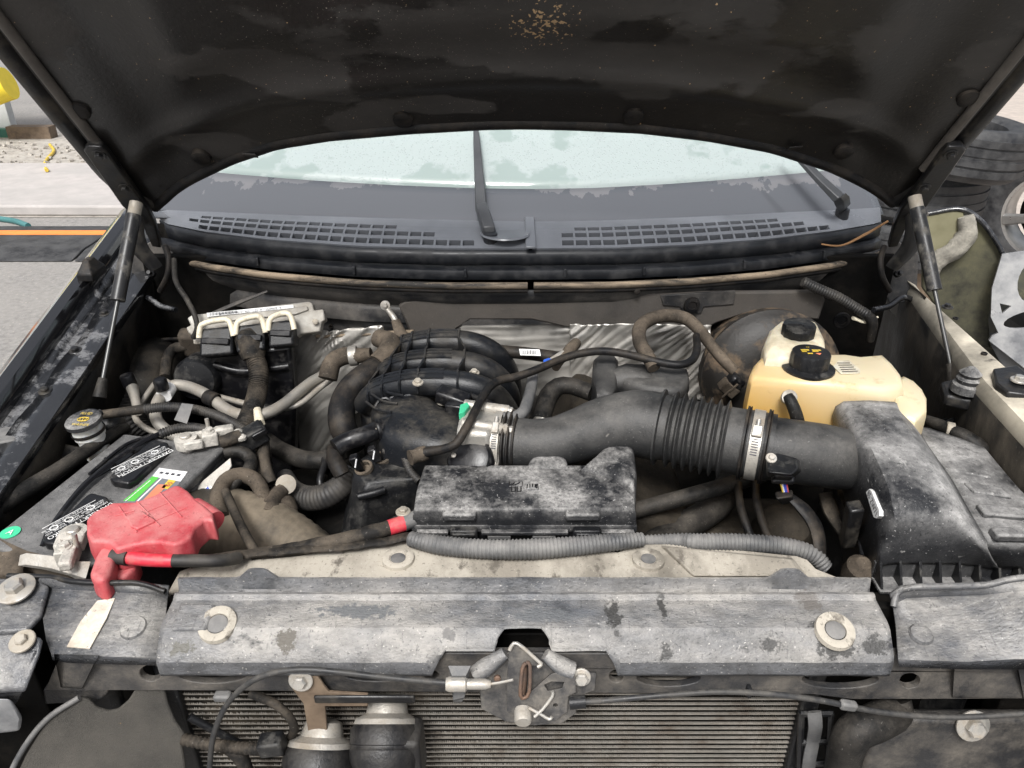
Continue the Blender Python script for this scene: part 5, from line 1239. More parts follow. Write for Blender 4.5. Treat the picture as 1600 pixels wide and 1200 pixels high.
lathe('port_cap', [(.0125, 0), (.0125, .018), (.010, .022), (.003, .023)], PZ(254, 608, 1.012), M['plastic_clean'], ac, axis=(-.05, -.05, 1), n=18)
tube('tape_band', [PZ(256, 618, 1.0), PZ(264, 606, 1.003)], .0142, M['white'], ac, straight=True, n=14)
bl_ = tag(tube('bellows_hose', [PZ(243, 572, .97), PZ(225, 580, .965), PZ(205, 600, .955), PZ(196, 630, .94), PZ(204, 665, .92), PZ(230, 690, .90)], [.030, .033, .033, .033, .032, .03], M['conduit_black'], n=22, rib=.0085, depth=.004), 'fat black bellows hose behind the thin refrigerant line', 'hose')
cd_ = thing('wiring_conduit', 'ribbed black conduit arching over the refrigerant lines behind the battery', 'conduit', PZ(280, 650, .99))
tube('taped_end', [PZ(160, 648, 1.02), PZ(190, 644, 1.022), PZ(230, 638, 1.025)], .0082, M['tape'], cd_, n=12)
tube('ribbed_run', [PZ(226, 639, 1.025), PZ(262, 636, 1.025), PZ(300, 639, 1.022), PZ(335, 648, 1.015), PZ(362, 660, 1.01), PZ(385, 674, 1.0)], .0088, M['conduit_black'], cd_, n=12, rib=.004, depth=.0011)
plate('tape_flag', [(284, 630), (302, 632), (292, 662), (272, 656)], PZ(290, 645, 1.034), Vector((.1, -.6, .8)).normalized(), .001, M['conduit'], cd_)
tube('battery_lead', [PZ(250, 678, 1.008), PZ(275, 670, 1.012), PZ(300, 668, 1.014), PZ(325, 672, 1.016)], .0085, M['conduit_black'], cd_, n=12, rib=.0045, depth=.0013)
jc = thing('junction_connector', 'dusty black junction connector behind the battery clamp', 'connector', PZ(390, 685, 1.0))
box('housing', PZ(392, 683, 1.01), (.050, .034, .030), M['plastic'], jc, rot=EU(0, -18, 30), bev=.003)
box('cover', PZ(402, 672, 1.022), (.026, .036, .010), M['plastic_clean'], jc, rot=EU(0, -18, 30), bev=.002)
for x, y in ((372, 678), (378, 686)): lathe('ring_lug', [(.008, 0), (.008, .005), (.004, .008)], PZ(x, y, 1.02), M['lead'], jc, n=10)
tube('lead', [PZ(345, 690, 1.02), PZ(360, 686, 1.022), PZ(376, 682, 1.022)], .011, M['tape'], jc, n=10, wob=.3)

# =================================================================== HOSES LEFT OF THE ENGINE
def hose(name, pts, r, mat, label, cat='hose', **kw):
    return tag(tube(name, [PZ(*p) for p in pts], r, M[mat], **kw), label, cat)
hose('heater_hose', [(418, 690, .93), (440, 705, .93), (475, 718, .93), (510, 718, .935), (540, 702, .94), (560, 690, .94)], .0165, 'hose', 'black heater hose crossing the dark gap left of the engine', n=16)
hose('ribbed_coolant_hose', [(445, 745, .92), (455, 765, .925), (478, 778, .93), (508, 775, .94), (535, 758, .955), (552, 735, .97)], [.016, .019, .021, .021, .02, .017], 'conduit_black', 'ribbed black hose curving into the side of the engine cover', n=18, rib=.006, depth=.001)
hose('convoluted_hose', [(612, 552, 1.07), (592, 572, 1.06), (565, 592, 1.05), (545, 612, 1.035), (534, 640, 1.02), (536, 668, 1.0), (548, 690, .97)], [.020, .022, .0235, .0235, .0235, .0235, .022], 'rubber', 'fat black sleeved hose curling beside the intake manifold', n=22)
hose('tan_elbow', [(590, 568, 1.068), (606, 550, 1.08), (610, 536, 1.085), (590, 528, 1.085)], [.019, .019, .020, .017], 'hose_brown', 'tan elbow hose at the upper end of the black sleeved hose', n=16)
he_ = hose('heater_elbow', [(512, 592, 1.02), (520, 566, 1.045), (540, 556, 1.055), (558, 556, 1.06), (580, 553, 1.065)], [.018, .0175, .017, .015, .012], 'hose_brown', 'brown heater elbow against the foil heat shield', n=16)
lathe('hose_clamp', [(.0182, -.008), (.019, -.007), (.019, .007), (.0182, .008)], PZ(552, 556, 1.058), M['alu'], he_, axis=(1, .1, .1), n=24, closed=False)
hose('bypass_hose', [(345, 808, .97), (340, 780, .98), (352, 752, .985), (376, 742, .985), (400, 752, .975), (412, 780, .96), (410, 815, .94)], .0125, 'hose_brown', 'brown caked hose looping beside the heat shield strip', n=14)
hose('vent_hose', [(352, 706, 1.0), (374, 705, 1.0), (391, 716, .99), (388, 735, .985), (370, 750, .98), (352, 768, .97)], .0105, 'hose', 'grey vent hose bending around the battery corner', n=14)
hose('dusty_wire', [(352, 768, 1.0), (362, 790, 1.0), (378, 825, 1.0), (396, 858, 1.0), (404, 872, 1.0)], .0068, 'tape', 'dust coated wire dropping to the tan panel', 'wire', n=10)
hose('taped_branch', [(412, 690, .99), (412, 715, .98), (418, 740, .97), (424, 755, .96)], .010, 'tape', 'taped harness branch dropping from the junction connector', 'harness', n=10)
hose('duct', [(240, 845, .91), (300, 830, .915), (360, 828, .915), (420, 842, .91), (480, 866, .90), (520, 890, .90)], [.065, .066, .066, .060, .045, .030], 'pipe_tan', 'wide brown duct between the battery and the radiator panel', 'duct', n=28, rib=.014, depth=.0011)
cs = thing('coolant_sensor', 'brown caked sensor housing with a copper ring end beside the duct', 'sensor', PZ(435, 780, .94))
lathe('ring', [(.008, -.006), (.015, -.006), (.016, .006), (.009, .007)], PZ(446, 757, .965), M['bolt'], cs, axis=(.4, -.7, .5), n=16)
tube('stem', [PZ(440, 765, .96), PZ(425, 785, .955), PZ(418, 810, .95)], [.012, .015, .02], M['hose_brown'], cs, n=12, wob=.2)
box('body', PZ(432, 800, .935), (.06, .05, .05), M['hose_brown'], cs, rot=EU(10, 20, 30), bev=.015)
hose('stay', [(504, 775, .93), (500, 750, .95), (506, 730, .96), (508, 716, .965)], .006, 'hinge', 'thin black stay standing in the dark gap', 'stay', n=8)
fz = thing('fan_shroud', 'black fan shroud edge between the duct and the engine cover', 'shroud', PZ(560, 830, .9))
loft('edge', [[PZ(x, y, z_) for x, y, z_ in r_] for r_ in ([(500, 880, .93), (600, 830, .95), (650, 815, .96)], [(520, 850, .92), (600, 800, .94), (650, 790, .95)], [(540, 840, .85), (610, 790, .87), (660, 780, .88)])], M['plastic'], fz, closed=False, solid=.004)
fc = thing('fuse_feed_cable', 'dust caked power cable with a red tape band running to the fuse box', 'cable', PZ(560, 845, 1.0))
tube('cable', [PZ(395, 868, 1.0), PZ(450, 860, 1.004), PZ(520, 848, 1.01), PZ(575, 834, 1.015), PZ(612, 823, 1.018)], [.009, .010, .011, .011, .0105], M['tape'], fc, n=12, wob=.15)
tube('red_band', [PZ(608, 824.5, 1.0185), PZ(632, 817, 1.02)], .0112, M['redtape'], fc, straight=True, n=14)
tube('cable_end', [PZ(630, 818, 1.0195), PZ(645, 812, 1.02), PZ(660, 806, 1.018)], .0115, M['conduit'], fc, n=12)
bolt(fc, PZ(630, 800, 1.03), (0, 0, 1), .006, M['bolt'])

# =================================================================== ENGINE COVER
ec = thing('degas_cover', 'black tapered plastic cover with tan rimmed sockets left of the fuse box', 'cover', PZ(595, 790, .9))
rg = lambda pts, z_: [PZ(x, y, z_) for x, y in pts]
r0 = rg([(553, 738), (563, 722), (585, 708), (612, 702), (640, 706), (652, 722), (648, 748), (610, 748), (575, 752)], 1.015)
r1 = rg([(549, 748), (558, 722), (583, 704), (614, 698), (645, 702), (660, 720), (655, 755), (612, 760), (570, 766)], 1.005)
r2 = rg([(548, 790), (552, 740), (585, 705), (620, 700), (660, 705), (672, 730), (668, 780), (615, 795), (570, 805)], .965)
r3 = rg([(530, 850), (545, 760), (590, 720), (630, 715), (680, 720), (690, 750), (690, 810), (615, 835), (560, 860)], .90)
loft('shell', [r0, r1, r2, r3], M['plastic'], ec, bev=.004, ang=30)
for x, y in ((569, 732), (600, 715)):
    lathe('socket_rim', [(.0105, -.004), (.0145, -.003), (.0148, .003), (.0135, .0045), (.0105, .004), (.0095, -.003)], PZ(x, y, 1.018), M['hose_brown'], ec, axis=(-.3, -.25, 1), n=22)
for x, y in ((557, 722), (585, 709)):
    box('sensor_plug', PZ(x, y, 1.034), (.013, .013, .026), M['plastic_clean'], ec, rot=EU(10, -20, 0), bev=.002)
    tube('wires', [PZ(x, y - 4, 1.045), PZ(x - 2, y + 8, 1.05)], .0012, M['wire_w'], ec, straight=True, n=6)
tube('panel_step', [PZ(560, 776, 1.0), PZ(585, 770, 1.004), PZ(600, 765, 1.005)], .006, M['plastic'], ec, n=8)
hose('cover_wire', [(600, 705, 1.03), (618, 703, 1.035), (632, 715, 1.03), (640, 735, 1.02), (655, 752, 1.01)], .0065, 'conduit_black', 'ribbed black wire sleeve arching over the tapered cover', 'conduit', n=10, rib=.004, depth=.0008)

# =================================================================== INTAKE MANIFOLD
im = thing('intake_manifold', 'black ribbed plastic intake manifold with curved runners', 'manifold', PZ(680, 640, .95))
RUN = []
def runner(i):
    k = i / 2.0
    pts = [(598 - 34 * k, 572 + 62 * k, 1.02), (616 - 30 * k, 552 + 62 * k, 1.055), (645 - 18 * k, 540 + 62 * k, 1.078), (690 - 6 * k, 535 + 64 * k, 1.086), (735, 538 + 66 * k, 1.084), (768, 552 + 66 * k, 1.066), (788, 574 + 66 * k, 1.03), (797, 600 + 62 * k, .98), (800, 625 + 55 * k, .93)]
    return [PZ(*p) for p in pts]
for i in range(3):
    rp = runner(i); RUN.append(rp)
    tube('runner', rp, [.016, .020, .0225, .0235, .0235, .0235, .023, .022, .021], M['manifold'], im, n=22)
cr = [catmull(r_, [0] * len(r_), .01)[0] for r_ in RUN]
def at_frac(path, t): return path[min(len(path) - 1, int(t * (len(path) - 1)))]
for t in (.10, .17, .24, .33, .47):      # tall thin fins crossing the runners
    top_, bot_ = [], []
    for i in range(3):
        p = at_frac(cr[i], t); up_ = .030
        for dy in (.020, 0, -.020) if i == 1 else ((.024, 0, -.020) if i == 0 else (.020, 0, -.026)):
            h_ = math.sqrt(max(0, 1 - (dy / .030) ** 2)) * .0235 + .0055
            top_.append(p + Vector((0, dy, h_))); bot_.append(p + Vector((0, dy, -.004)))
    w_ = Vector((.0016, 0, 0))
    loft('cross_fin', [[a_ - w_, a_ + w_, b_ + w_, b_ - w_] for a_, b_ in zip(top_, bot_)], M['manifold'], im)
for i in range(2):      # webs filling between runners
    a, b = cr[i], cr[i + 1]; n = 14
    loft('web', [[at_frac(a, .03 + .85 * j / n) - Vector((0, 0, .004)), at_frac(b, .03 + .85 * j / n) - Vector((0, 0, .004))] for j in range(n + 1)], M['manifold'], im, closed=False, solid=.004)
for i in range(3):      # fine ridges along the shoulders of the runners at the plenum end
    for off, h_ in ((-.015, .019), (-.006, .0228), (.005, .0230), (.014, .0195)):
        tube('shoulder_ridge', [p + Vector((0, off, h_)) for p in cr[i][2:17:2]], .0022, M['manifold'], im, n=6)
lowp = [PZ(x, y, 1.0) for x, y in ((560, 640), (600, 575), (700, 560), (790, 590), (795, 660), (700, 680), (600, 690))]
mk('lower_shell', *prism_data(lowp, .10), M['manifold'], im, bev=.01)
pl0 = [(578, 632), (602, 616), (640, 612), (668, 618), (700, 640), (738, 655), (748, 672), (742, 694), (712, 702), (640, 694), (600, 682), (582, 660)]
ptop = [PZ(x, y, 1.062) for x, y in pl0]; pcen = sum(ptop, Vector()) / len(ptop)
sc_ = lambda k, dz: [pcen + (p - pcen) * k + UP * dz for p in ptop]
loft('plenum', [sc_(.35, .015), sc_(.62, .012), sc_(.82, .006), sc_(.94, -.002), sc_(1.0, -.016), sc_(1.02, -.05), sc_(1.0, -.085)], M['manifold'], im, ang=60)
tube('plenum_flange', [PZ(592, 668, 1.035), PZ(640, 690, 1.035), PZ(700, 702, 1.035), PZ(742, 698, 1.035)], .006, M['manifold'], im, n=8)
for x, y, k in ((596, 628, 1.0), (614, 624, .9), (634, 622, .8)):
    tube('leaf_rib', [PZ(x - 12 * k, y + 12 * k, 1.060), PZ(x - 4, y - 2, 1.070), PZ(x + 8 * k, y - 6 * k, 1.072), PZ(x + 20 * k, y + 2, 1.068)], .0026, M['manifold'], im, n=6)
for q in range(5):      # fanned ridges where the runners leave the plenum
    tube('fan_ridge', [PZ(572 + 9 * q, 628 - 12 * q, 1.066), PZ(590 + 9 * q, 640 - 13 * q, 1.078), PZ(612 + 9 * q, 644 - 13 * q, 1.078)], .0024, M['manifold'], im, n=6)
tube('plenum_step', [PZ(700, 646, 1.068), PZ(714, 660, 1.068), PZ(722, 685, 1.066)], .003, M['manifold'], im, n=6)
tube('vent_pipe', [PZ(598, 668, 1.055), PZ(570, 680, 1.055), PZ(540, 690, 1.05), PZ(524, 700, 1.045)], [.015, .0145, .014, .0145], M['plastic_clean'], im, n=18)
lathe('vent_collar', [(.018, -.003), (.019, 0), (.018, .003)], PZ(590, 672, 1.055), M['plastic_clean'], im, axis=(-.85, -.45, 0), n=20)
tube('vent_elbow', [PZ(526, 698, 1.04), PZ(524, 718, 1.02), PZ(535, 742, 1.0)], [.014, .0145, .013], M['rubber'], im, n=16)
for x, y, z_ in ((691, 628, 1.075), (741, 583, 1.098), (653, 598, 1.108), (586, 672, 1.06)):
    bolt(im, PZ(x, y, z_), (0, -.1, 1), .006, M['bolt'], washer=1.5)
sn = thing('map_sensor', 'black sensor with a green clip on the manifold', 'sensor', PZ(712, 628, 1.07))
box('body', PZ(708, 622, 1.085), (.055, .028, .024), M['plastic_clean'], sn, rot=EU(10, 12, -18), bev=.005)
box('plug', PZ(712, 638, 1.078), (.03, .024, .022), M['plastic_clean'], sn, rot=EU(0, 0, -15), bev=.003)
prism('green_clip', [PZ(x, y, 1.098) for x, y in ((719, 632), (730, 628), (734, 633), (726, 643), (717, 646))], .012, M['teal'], sn, bev=.001)
tube('wire', [PZ(735, 618, 1.085), PZ(760, 628, 1.07), PZ(790, 640, 1.05), PZ(808, 645, 1.04)], .005, M['conduit_black'], sn, n=8)

# =================================================================== THROTTLE BODY
tb = thing('throttle_body', 'dull aluminium throttle body with a black motor cap and steel clamp', 'throttle body', PZ(752, 700, 1.0))
TX = Vector((.985, -.16, .0)).normalized()
tc0 = PZ(755, 686, 1.045)
lathe('bore', [(.043, -.034), (.046, -.030), (.046, -.022), (.041, -.018), (.041, .006), (.044, .008), (.044, .022), (.040, .024), (.040, .04)], tc0, M['alu'], tb, axis=TX, n=32)
box('casting', tc0 + Vector((-.006, -.012, .018)), (.050, .075, .050), M['alu'], tb, rot=EU(0, 0, -9), bev=.008)
for dy, dz in ((.03, .045), (-.022, .042)):
    tube('bolt_boss', [tc0 + Vector((-.03, dy, dz)), tc0 + Vector((.040, dy - .012, dz - .004))], .0088, M['alu'], tb, straight=True, n=14)
    bolt(tb, tc0 + Vector((.040, dy - .012, dz - .004)), TX, .006, M['bright'], washer=1.3)
lathe('motor_cap', [(.036, -.02), (.036, .004), (.033, .008), (.030, .006), (.020, .010), (.004, .010)], PZ(735, 717, 1.045), M['plastic_clean'], tb, axis=(-.25, -.65, .7), n=32)
lathe('motor_flange', [(.040, -.014), (.041, -.006), (.038, -.002)], PZ(739, 712, 1.043), M['alu'], tb, axis=(-.25, -.65, .7), n=32)
lathe('cap_screw', [(.004, 0), (.004, .004), (.002, .005)], PZ(709, 712, 1.05), M['bright'], tb, axis=(0, -.6, .8), n=10)
def worm_clamp(parent, c, ax, r, w=.012, side=Vector((0, -.75, .66))):
    lathe('clamp_band', [(r, -w / 2), (r + .0016, -w / 2), (r + .0016, w / 2), (r, w / 2)], c, M['alu'], parent, axis=ax, n=36, closed=False)
    ax = Vector(ax).normalized(); s = (side - ax * side.dot(ax)).normalized(); t_ = ax.cross(s)
    p = Vector(c) + s * (r + .003)
    hsg = box('clamp_screw_housing', p + t_ * .0, (w * .9, .018, .007), M['bright'], parent, rot=Matrix((ax, t_, s)).transposed(), bev=.0015)
    for k in range(7):
        q = Vector(c) + (s * math.cos(.22 + .07 * k) + t_ * math.sin(.22 + .07 * k)) * (r + .0019)
        box('band_slot', q, (w * .6, .0014, .0006), M['ink'], parent, rot=Matrix((ax, t_, s)).transposed(), bev=0)
    tube('clamp_screw', [p - t_ * .008, p - t_ * .018], .0034, M['bright'], parent, straight=True, n=8)
worm_clamp(tb, PZ(779, 690, 1.047), TX, .0465, side=Vector((0, -.55, .83)))

# =================================================================== INTAKE TUBE
it = thing('intake_tube', 'grey dusty intake tube with rubber bellows from throttle to air box', 'intake tube', PZ(1000, 690, .98))
def TR(pts): return [PZ(x, y, z_) for x, y, z_ in pts]
tube('curved_duct', TR([(785, 691, 1.047), (800, 692, 1.047), (830, 694, 1.05), (870, 690, 1.055), (905, 680, 1.06), (945, 668, 1.065), (990, 662, 1.068), (1030, 667, 1.068)]), [.043, .042, .039, .039, .042, .048, .053, .054], M['intake'], it, n=32)
for x, r_ in ((790, .0495), (798, .0505), (806, .0475)):
    lathe('end_bead', [(r_ - .006, -.003), (r_, -.001), (r_, .001), (r_ - .006, .003)], PZ(x, 691.5, 1.047), M['rubber'], it, axis=TX, n=32, closed=False)
AX2 = (PZ(1165, 692, 1.068) - PZ(1030, 667, 1.068)).normalized()
b0 = PZ(1028, 667, 1.068); Lb = (PZ(1165, 692, 1.068) - b0).length
prof = [(.053, 0.0), (.060, .001), (.060, .004), (.052, .006)]
s_ = .014; nrib = 7; pitch = (Lb * .80 - .014) / nrib
for k in range(nrib):
    prof += [(.0500, s_), (.0505, s_ + pitch * .22), (.0595, s_ + pitch * .52), (.0600, s_ + pitch * .62), (.0505, s_ + pitch * .90)]
    s_ += pitch
prof += [(.0505, s_ + .002), (.0505, Lb)]
lathe('bellows', prof, b0, M['intake'], it, axis=AX2, n=40, closed=False, ang=25)
cA = PZ(1163, 692, 1.068); cB = PZ(1196, 698, 1.068)
for c_ in (cA, cB): lathe('coupler_ridge', [(.049, -.0035), (.0565, -.003), (.0565, .0), (.0545, .001), (.0565, .002), (.0565, .003), (.049, .0035)], c_, M['rubber'], it, axis=AX2, n=40, closed=False)
lathe('coupler', [(.051, -.02), (.0515, .0), (.051, .03)], (cA + cB) / 2 - AX2 * .005, M['intake'], it, axis=AX2, n=40, closed=False)
worm_clamp(it, (cA + cB) / 2, AX2, .0520, w=.016, side=Vector((-.1, -.62, .78)))
tube('meter_tube', TR([(1180, 697, 1.068), (1230, 704, 1.066), (1280, 711, 1.060), (1315, 717, 1.05), (1342, 722, 1.042)]), [.0475, .0475, .0475, .046, .044], M['intake'], it, n=32)
mf = thing('air_flow_sensor', 'black air flow sensor with coloured wires on the intake tube', 'sensor', PZ(1225, 750, 1.04))
loft('pad', [[PZ(x, y, 1.105) for x, y in ((1198, 712), (1215, 708), (1246, 716), (1248, 732), (1238, 742), (1200, 738))], [PZ(x, y, 1.078) for x, y in ((1196, 716), (1215, 710), (1250, 718), (1252, 738), (1240, 748), (1198, 746))]], M['plastic'], mf, bev=.003)
bolt(mf, PZ(1205, 716, 1.108), (0, -.5, .85), .0045, M['bright'], washer=1.7)
box('socket', PZ(1222, 738, 1.092), (.026, .020, .020), M['plastic_clean'], mf, rot=EU(35, 0, -6), bev=.003)
box('plug_clip', PZ(1223, 749, 1.080), (.030, .012, .012), M['plastic_clean'], mf, rot=EU(35, 0, -6), bev=.003)
for k_, m_ in enumerate(('wire_y', 'wire_w', 'wire_b', 'wire_b', 'redtape')):
    tube('wire', [PZ(1217 + 3 * k_, 750, 1.078), PZ(1221 + 2.2 * k_, 760, 1.066), PZ(1224 + 2 * k_, 772, 1.052)], .0011, M[m_], mf, n=6)
loft('wire_boot', [[PZ(x, y, 1.056) for x, y in ((1210, 768), (1238, 764), (1240, 776), (1212, 780))], [PZ(x, y, 1.03) for x, y in ((1216, 780), (1240, 776), (1240, 786), (1222, 790))]], M['rubber'], mf, bev=.003)
tube('harness', [PZ(1236, 778, 1.04), PZ(1255, 795, 1.03), PZ(1272, 818, 1.02), PZ(1280, 845, 1.01), PZ(1282, 875, .99)], [.009, .013, .013, .011, .009], M['rubber'], mf, n=12, flat=.5)

# =================================================================== FUSE BOX
fx = thing('fuse_box', 'black fuse box with dust caked lid and two latches', 'fuse box', PZ(820, 830, .95))
zt = 1.042
lid_t = [PZ(x, y, zt) for x, y in ((662, 728), (980, 728), (990, 745), (994, 798), (645, 798), (650, 765))]
cf = sum(lid_t, Vector()) / len(lid_t)
k_ = lambda s, dz: [cf + Vector(((p.x - cf.x) * s, (p.y - cf.y) * (1 - (1 - s) * 2.4), 0)) + UP * dz for p in lid_t]
loft('lid', [k_(.965, .003), k_(.985, .002), k_(.997, -.003), k_(1.003, -.010), k_(1.006, -.026), k_(1.0, -.027)], M['plastic_dusty'], fx, ang=60)
loft('rim', [k_(1.012, -.024), k_(1.018, -.026), k_(1.018, -.034), k_(1.008, -.036)], M['plastic_dusty'], fx, ang=30)
loft('base', [k_(.995, -.034), k_(.985, -.060), k_(.96, -.12)], M['plastic'], fx)
# raised lobes on the right and behind
def dome(name, ring, z0, h, mat, parent, steps=6, p=.6):
    base = [PZ(x, y, z0) for x, y in ring]; c = sum(base, Vector()) / len(base); rings = []
    for j in range(steps):
        t = j / (steps - 1); s = math.cos(t * PI / 2) ** p
        rings.append([c + (q - c) * max(.04, s) + UP * (h * math.sin(t * PI / 2)) for q in base])
    rings.insert(0, [q - UP * .03 for q in base])
    return loft(name, rings, mat, parent, ang=70)
dome('lid_lobe', [(820, 742), (830, 718), (850, 709), (870, 709), (884, 718), (890, 742)], 1.036, .018, M['plastic_dusty'], fx)
dome('lid_lobe', [(905, 745), (925, 728), (945, 708), (962, 694), (980, 695), (991, 712), (995, 750), (993, 790), (960, 760)], 1.036, .024, M['plastic_dusty'], fx, p=.45)
yl = lid_t[3].y
for a, b in ((706, 747), (893, 935)):
    c = (PZ(a, 832, .998) + PZ(b, 832, .998)) / 2; w = (PZ(b, 832, .998) - PZ(a, 832, .998)).length
    box('latch', Vector((c.x, yl - .012, 1.001)), (w, .012, .040), M['plastic'], fx, bev=.0025)
    box('latch_tab', Vector((c.x, yl - .017, 1.016)), (w * .85, .010, .006), M['plastic'], fx, bev=.002)
    box('latch_recess', Vector((c.x - .006, yl - .002, 1.036)), (w * 1.25, .014, .012), M['plastic_dusty'], fx, bev=.003)
for xa_, xb_ in ((650, 700), (752, 888), (940, 992)):
    pa_, pb_ = PY(xa_, 820, yl - .009), PY(xb_, 820, yl - .009)
    box('rim_lip', (pa_ + pb_) / 2 * 1.0 + Vector((0, 0, 1.012 - (pa_.z + pb_.z) / 2)), ((pb_ - pa_).length, .008, .005), M['plastic_dusty'], fx, bev=.001)
    box('rim_lip', (pa_ + pb_) / 2 * 1.0 + Vector((0, .002, .990 - (pa_.z + pb_.z) / 2)), ((pb_ - pa_).length, .008, .006), M['plastic_dusty'], fx, bev=.001)
for x in (780, 850): box('fuse_clip', PY(x, 838, lid_t[3].y - .006), (.032, .008, .006), M['conduit'], fx, bev=.001)
zi = zt + .0034
def mark(pts): tube('embossed_icon', [PZ(x, y, zi) for x, y in pts], .0010, M['plastic_clean'], fx, straight=True, n=5)
mark([(796, 752), (816, 752), (816, 760), (796, 760), (796, 752)]); mark([(800, 758), (804, 754)]); mark([(804, 758), (812, 754)])
mark([(799, 760), (799, 768), (805, 768), (805, 760)]); mark([(808, 760), (808, 768), (814, 768), (814, 760)])
mark([(824, 757), (823, 764), (841, 765), (840, 757), (836, 757), (836, 762), (828, 762), (828, 757)]); mark([(832, 756), (832, 762)]); mark([(838, 758), (838, 763)])

# =================================================================== VALVE COVER PIECE, HOSES AROUND IT
vc = thing('breather_box', 'grey dusty breather box with a curved outlet behind the intake tube', 'breather box', PZ(1000, 600, 1.0))
bx2 = [PZ(x, y, 1.088) for x, y in ((958, 574), (975, 568), (1062, 573), (1076, 578), (1078, 592), (1072, 606), (1055, 612), (1010, 608), (960, 590))]
cbx = sum(bx2, Vector()) / len(bx2)
loft('box', [[cbx + (p - cbx) * s + UP * dz for p in bx2] for s, dz in ((.80, .004), (.93, .002), (1.0, -.006), (1.02, -.022), (.98, -.028), (.95, -.05))], M['intake'], vc, ang=60)
dome('cap', [(924, 600), (926, 572), (938, 562), (958, 562), (966, 572), (964, 612), (955, 628), (932, 626)], 1.075, .022, M['intake'], vc, p=.35)
tube('outlet', [PZ(948, 600, 1.07), PZ(975, 594, 1.078), PZ(1002, 598, 1.075), PZ(1018, 612, 1.065), PZ(1024, 635, 1.04)], [.022, .022, .022, .022, .02], M['intake'], vc, n=20)
bh_ = hose('breather_hose', [(838, 672, 1.02), (848, 645, 1.035), (858, 618, 1.05), (872, 604, 1.06), (892, 603, 1.062), (925, 614, 1.06)], [.016, .0165, .017, .016, .015, .015], 'hose', 'dusty grey breather hose rising from the intake tube', n=16)
hose('lower_breather_hose', [(815, 672, 1.0), (825, 650, 1.01), (838, 632, 1.01), (846, 628, 1.0)], .013, 'hose', 'short dusty hose end beside the breather hose', n=14)
lathe('spring_clamp', [(.0172, -.005), (.0185, -.004), (.0185, .004), (.0172, .005)], PZ(850, 660, 1.035), M['bright'], bh_, axis=(.2, .5, .6), n=24, closed=False)
hose('vacuum_hose', [(652, 712, 1.055), (668, 706, 1.06), (692, 702, 1.068), (712, 694, 1.078), (724, 676, 1.09), (736, 655, 1.10), (750, 628, 1.105), (764, 606, 1.108), (782, 594, 1.11), (806, 589, 1.11), (840, 577, 1.115), (880, 560, 1.12), (915, 551, 1.125), (950, 549, 1.125), (990, 556, 1.12), (1030, 566, 1.115), (1062, 570, 1.115), (1082, 562, 1.115), (1089, 545, 1.115), (1088, 525, 1.11)], [.0070, .0080] + [.0068] * 18, 'rubber', 'long thin black vacuum hose crossing over the manifold to the booster', n=12)
lathe('hose_nipple', [(.011, -.012), (.012, -.004), (.010, .006), (.012, .014)], PZ(654, 711, 1.055), M['hose_brown'], im, axis=(-.8, -.5, 0), n=14)
hose('purge_hose', [(786, 654, 1.085), (804, 652, 1.085), (818, 643, 1.085), (826, 622, 1.085), (831, 600, 1.085), (833, 582, 1.085)], .0095, 'conduit', 'grey purge hose bending up beside the throttle body', n=14)
hose('brake_vacuum_loop', [(1022, 575, 1.105), (1012, 556, 1.115), (1000, 535, 1.115), (1000, 512, 1.115), (1018, 498, 1.115), (1045, 493, 1.115), (1072, 498, 1.11), (1092, 515, 1.105), (1110, 538, 1.10), (1130, 562, 1.09), (1148, 580, 1.075)], [.0115, .012, .0125, .013, .013, .013, .0125, .0115, .0105, .0105, .010], 'hose_brown', 'tan dusty vacuum hose looping in front of the foil shield', n=16)
hose('fuel_line', [(868, 575, 1.10), (878, 560, 1.105), (892, 545, 1.11), (900, 536, 1.11)], [.007, .008, .011, .010], 'hose_brown', 'short fuel line with a blue fitting on the manifold side', n=12)
fl_ = thing('fuel_fitting', 'blue fuel line fitting behind the manifold', 'fitting', PZ(857, 567, 1.1))
box('collar', PZ(857, 567, 1.105), (.014, .014, .012), M['clip_blue'], fl_, rot=EU(0, 0, 40), bev=.002)
tube('pipe', [PZ(860, 565, 1.105), PZ(880, 552, 1.11)], .006, M['bright'], fl_, straight=True, n=12)
fr2 = thing('fuel_rail', 'dark fuel rail with a white barcode tag behind the manifold', 'fuel rail', PZ(830, 560, 1.06))
tube('rail', [PZ(770, 548, 1.06), PZ(820, 552, 1.06), PZ(880, 560, 1.06)], .012, M['rubber'], fr2, n=12)
tg_ = plate('barcode_tag', [(811, 545), (843, 546), (845, 556), (813, 555)], PZ(828, 550, 1.075), Vector((0, -.7, .7)).normalized(), .001, M['white'], fr2)
for i in range(9): box('bar_mark', PP(816 + i * 2.6, 550.2, PZ(828, 550, 1.0765), Vector((0, -.7, .7)).normalized()), (.0014 if i % 2 else .0008, .0006, .0075), M['ink'], tg_, rot=EU(-45, 0, 0), bev=0)
gs = thing('ground_strap', 'brown sleeved ground strap bolted to the firewall by an eyelet', 'strap', PY(610, 480, .78))
lathe('eyelet', [(.003, -.002), (.0095, -.002), (.0095, .002), (.003, .003)], PY(602, 477, .772), M['bright'], gs, axis=(0, -1, .2), n=18)
bolt(gs, PY(602, 477, .769), (0, -1, .2), .0045, M['bright'], washer=0)
tube('crimp', [PY(605, 483, .77), PY(614, 494, .765), PY(618, 502, .76)], [.005, .006, .006], M['bright'], gs, n=10)
tube('sleeve', [PY(618, 500, .76), PY(625, 518, .745), PY(636, 532, .73), PY(652, 534, .72), (PY(672, 526, .72)), PY(690, 518, .73)], [.009, .012, .013, .012, .010, .007], M['hose_brown'], gs, n=12, flat=.45)

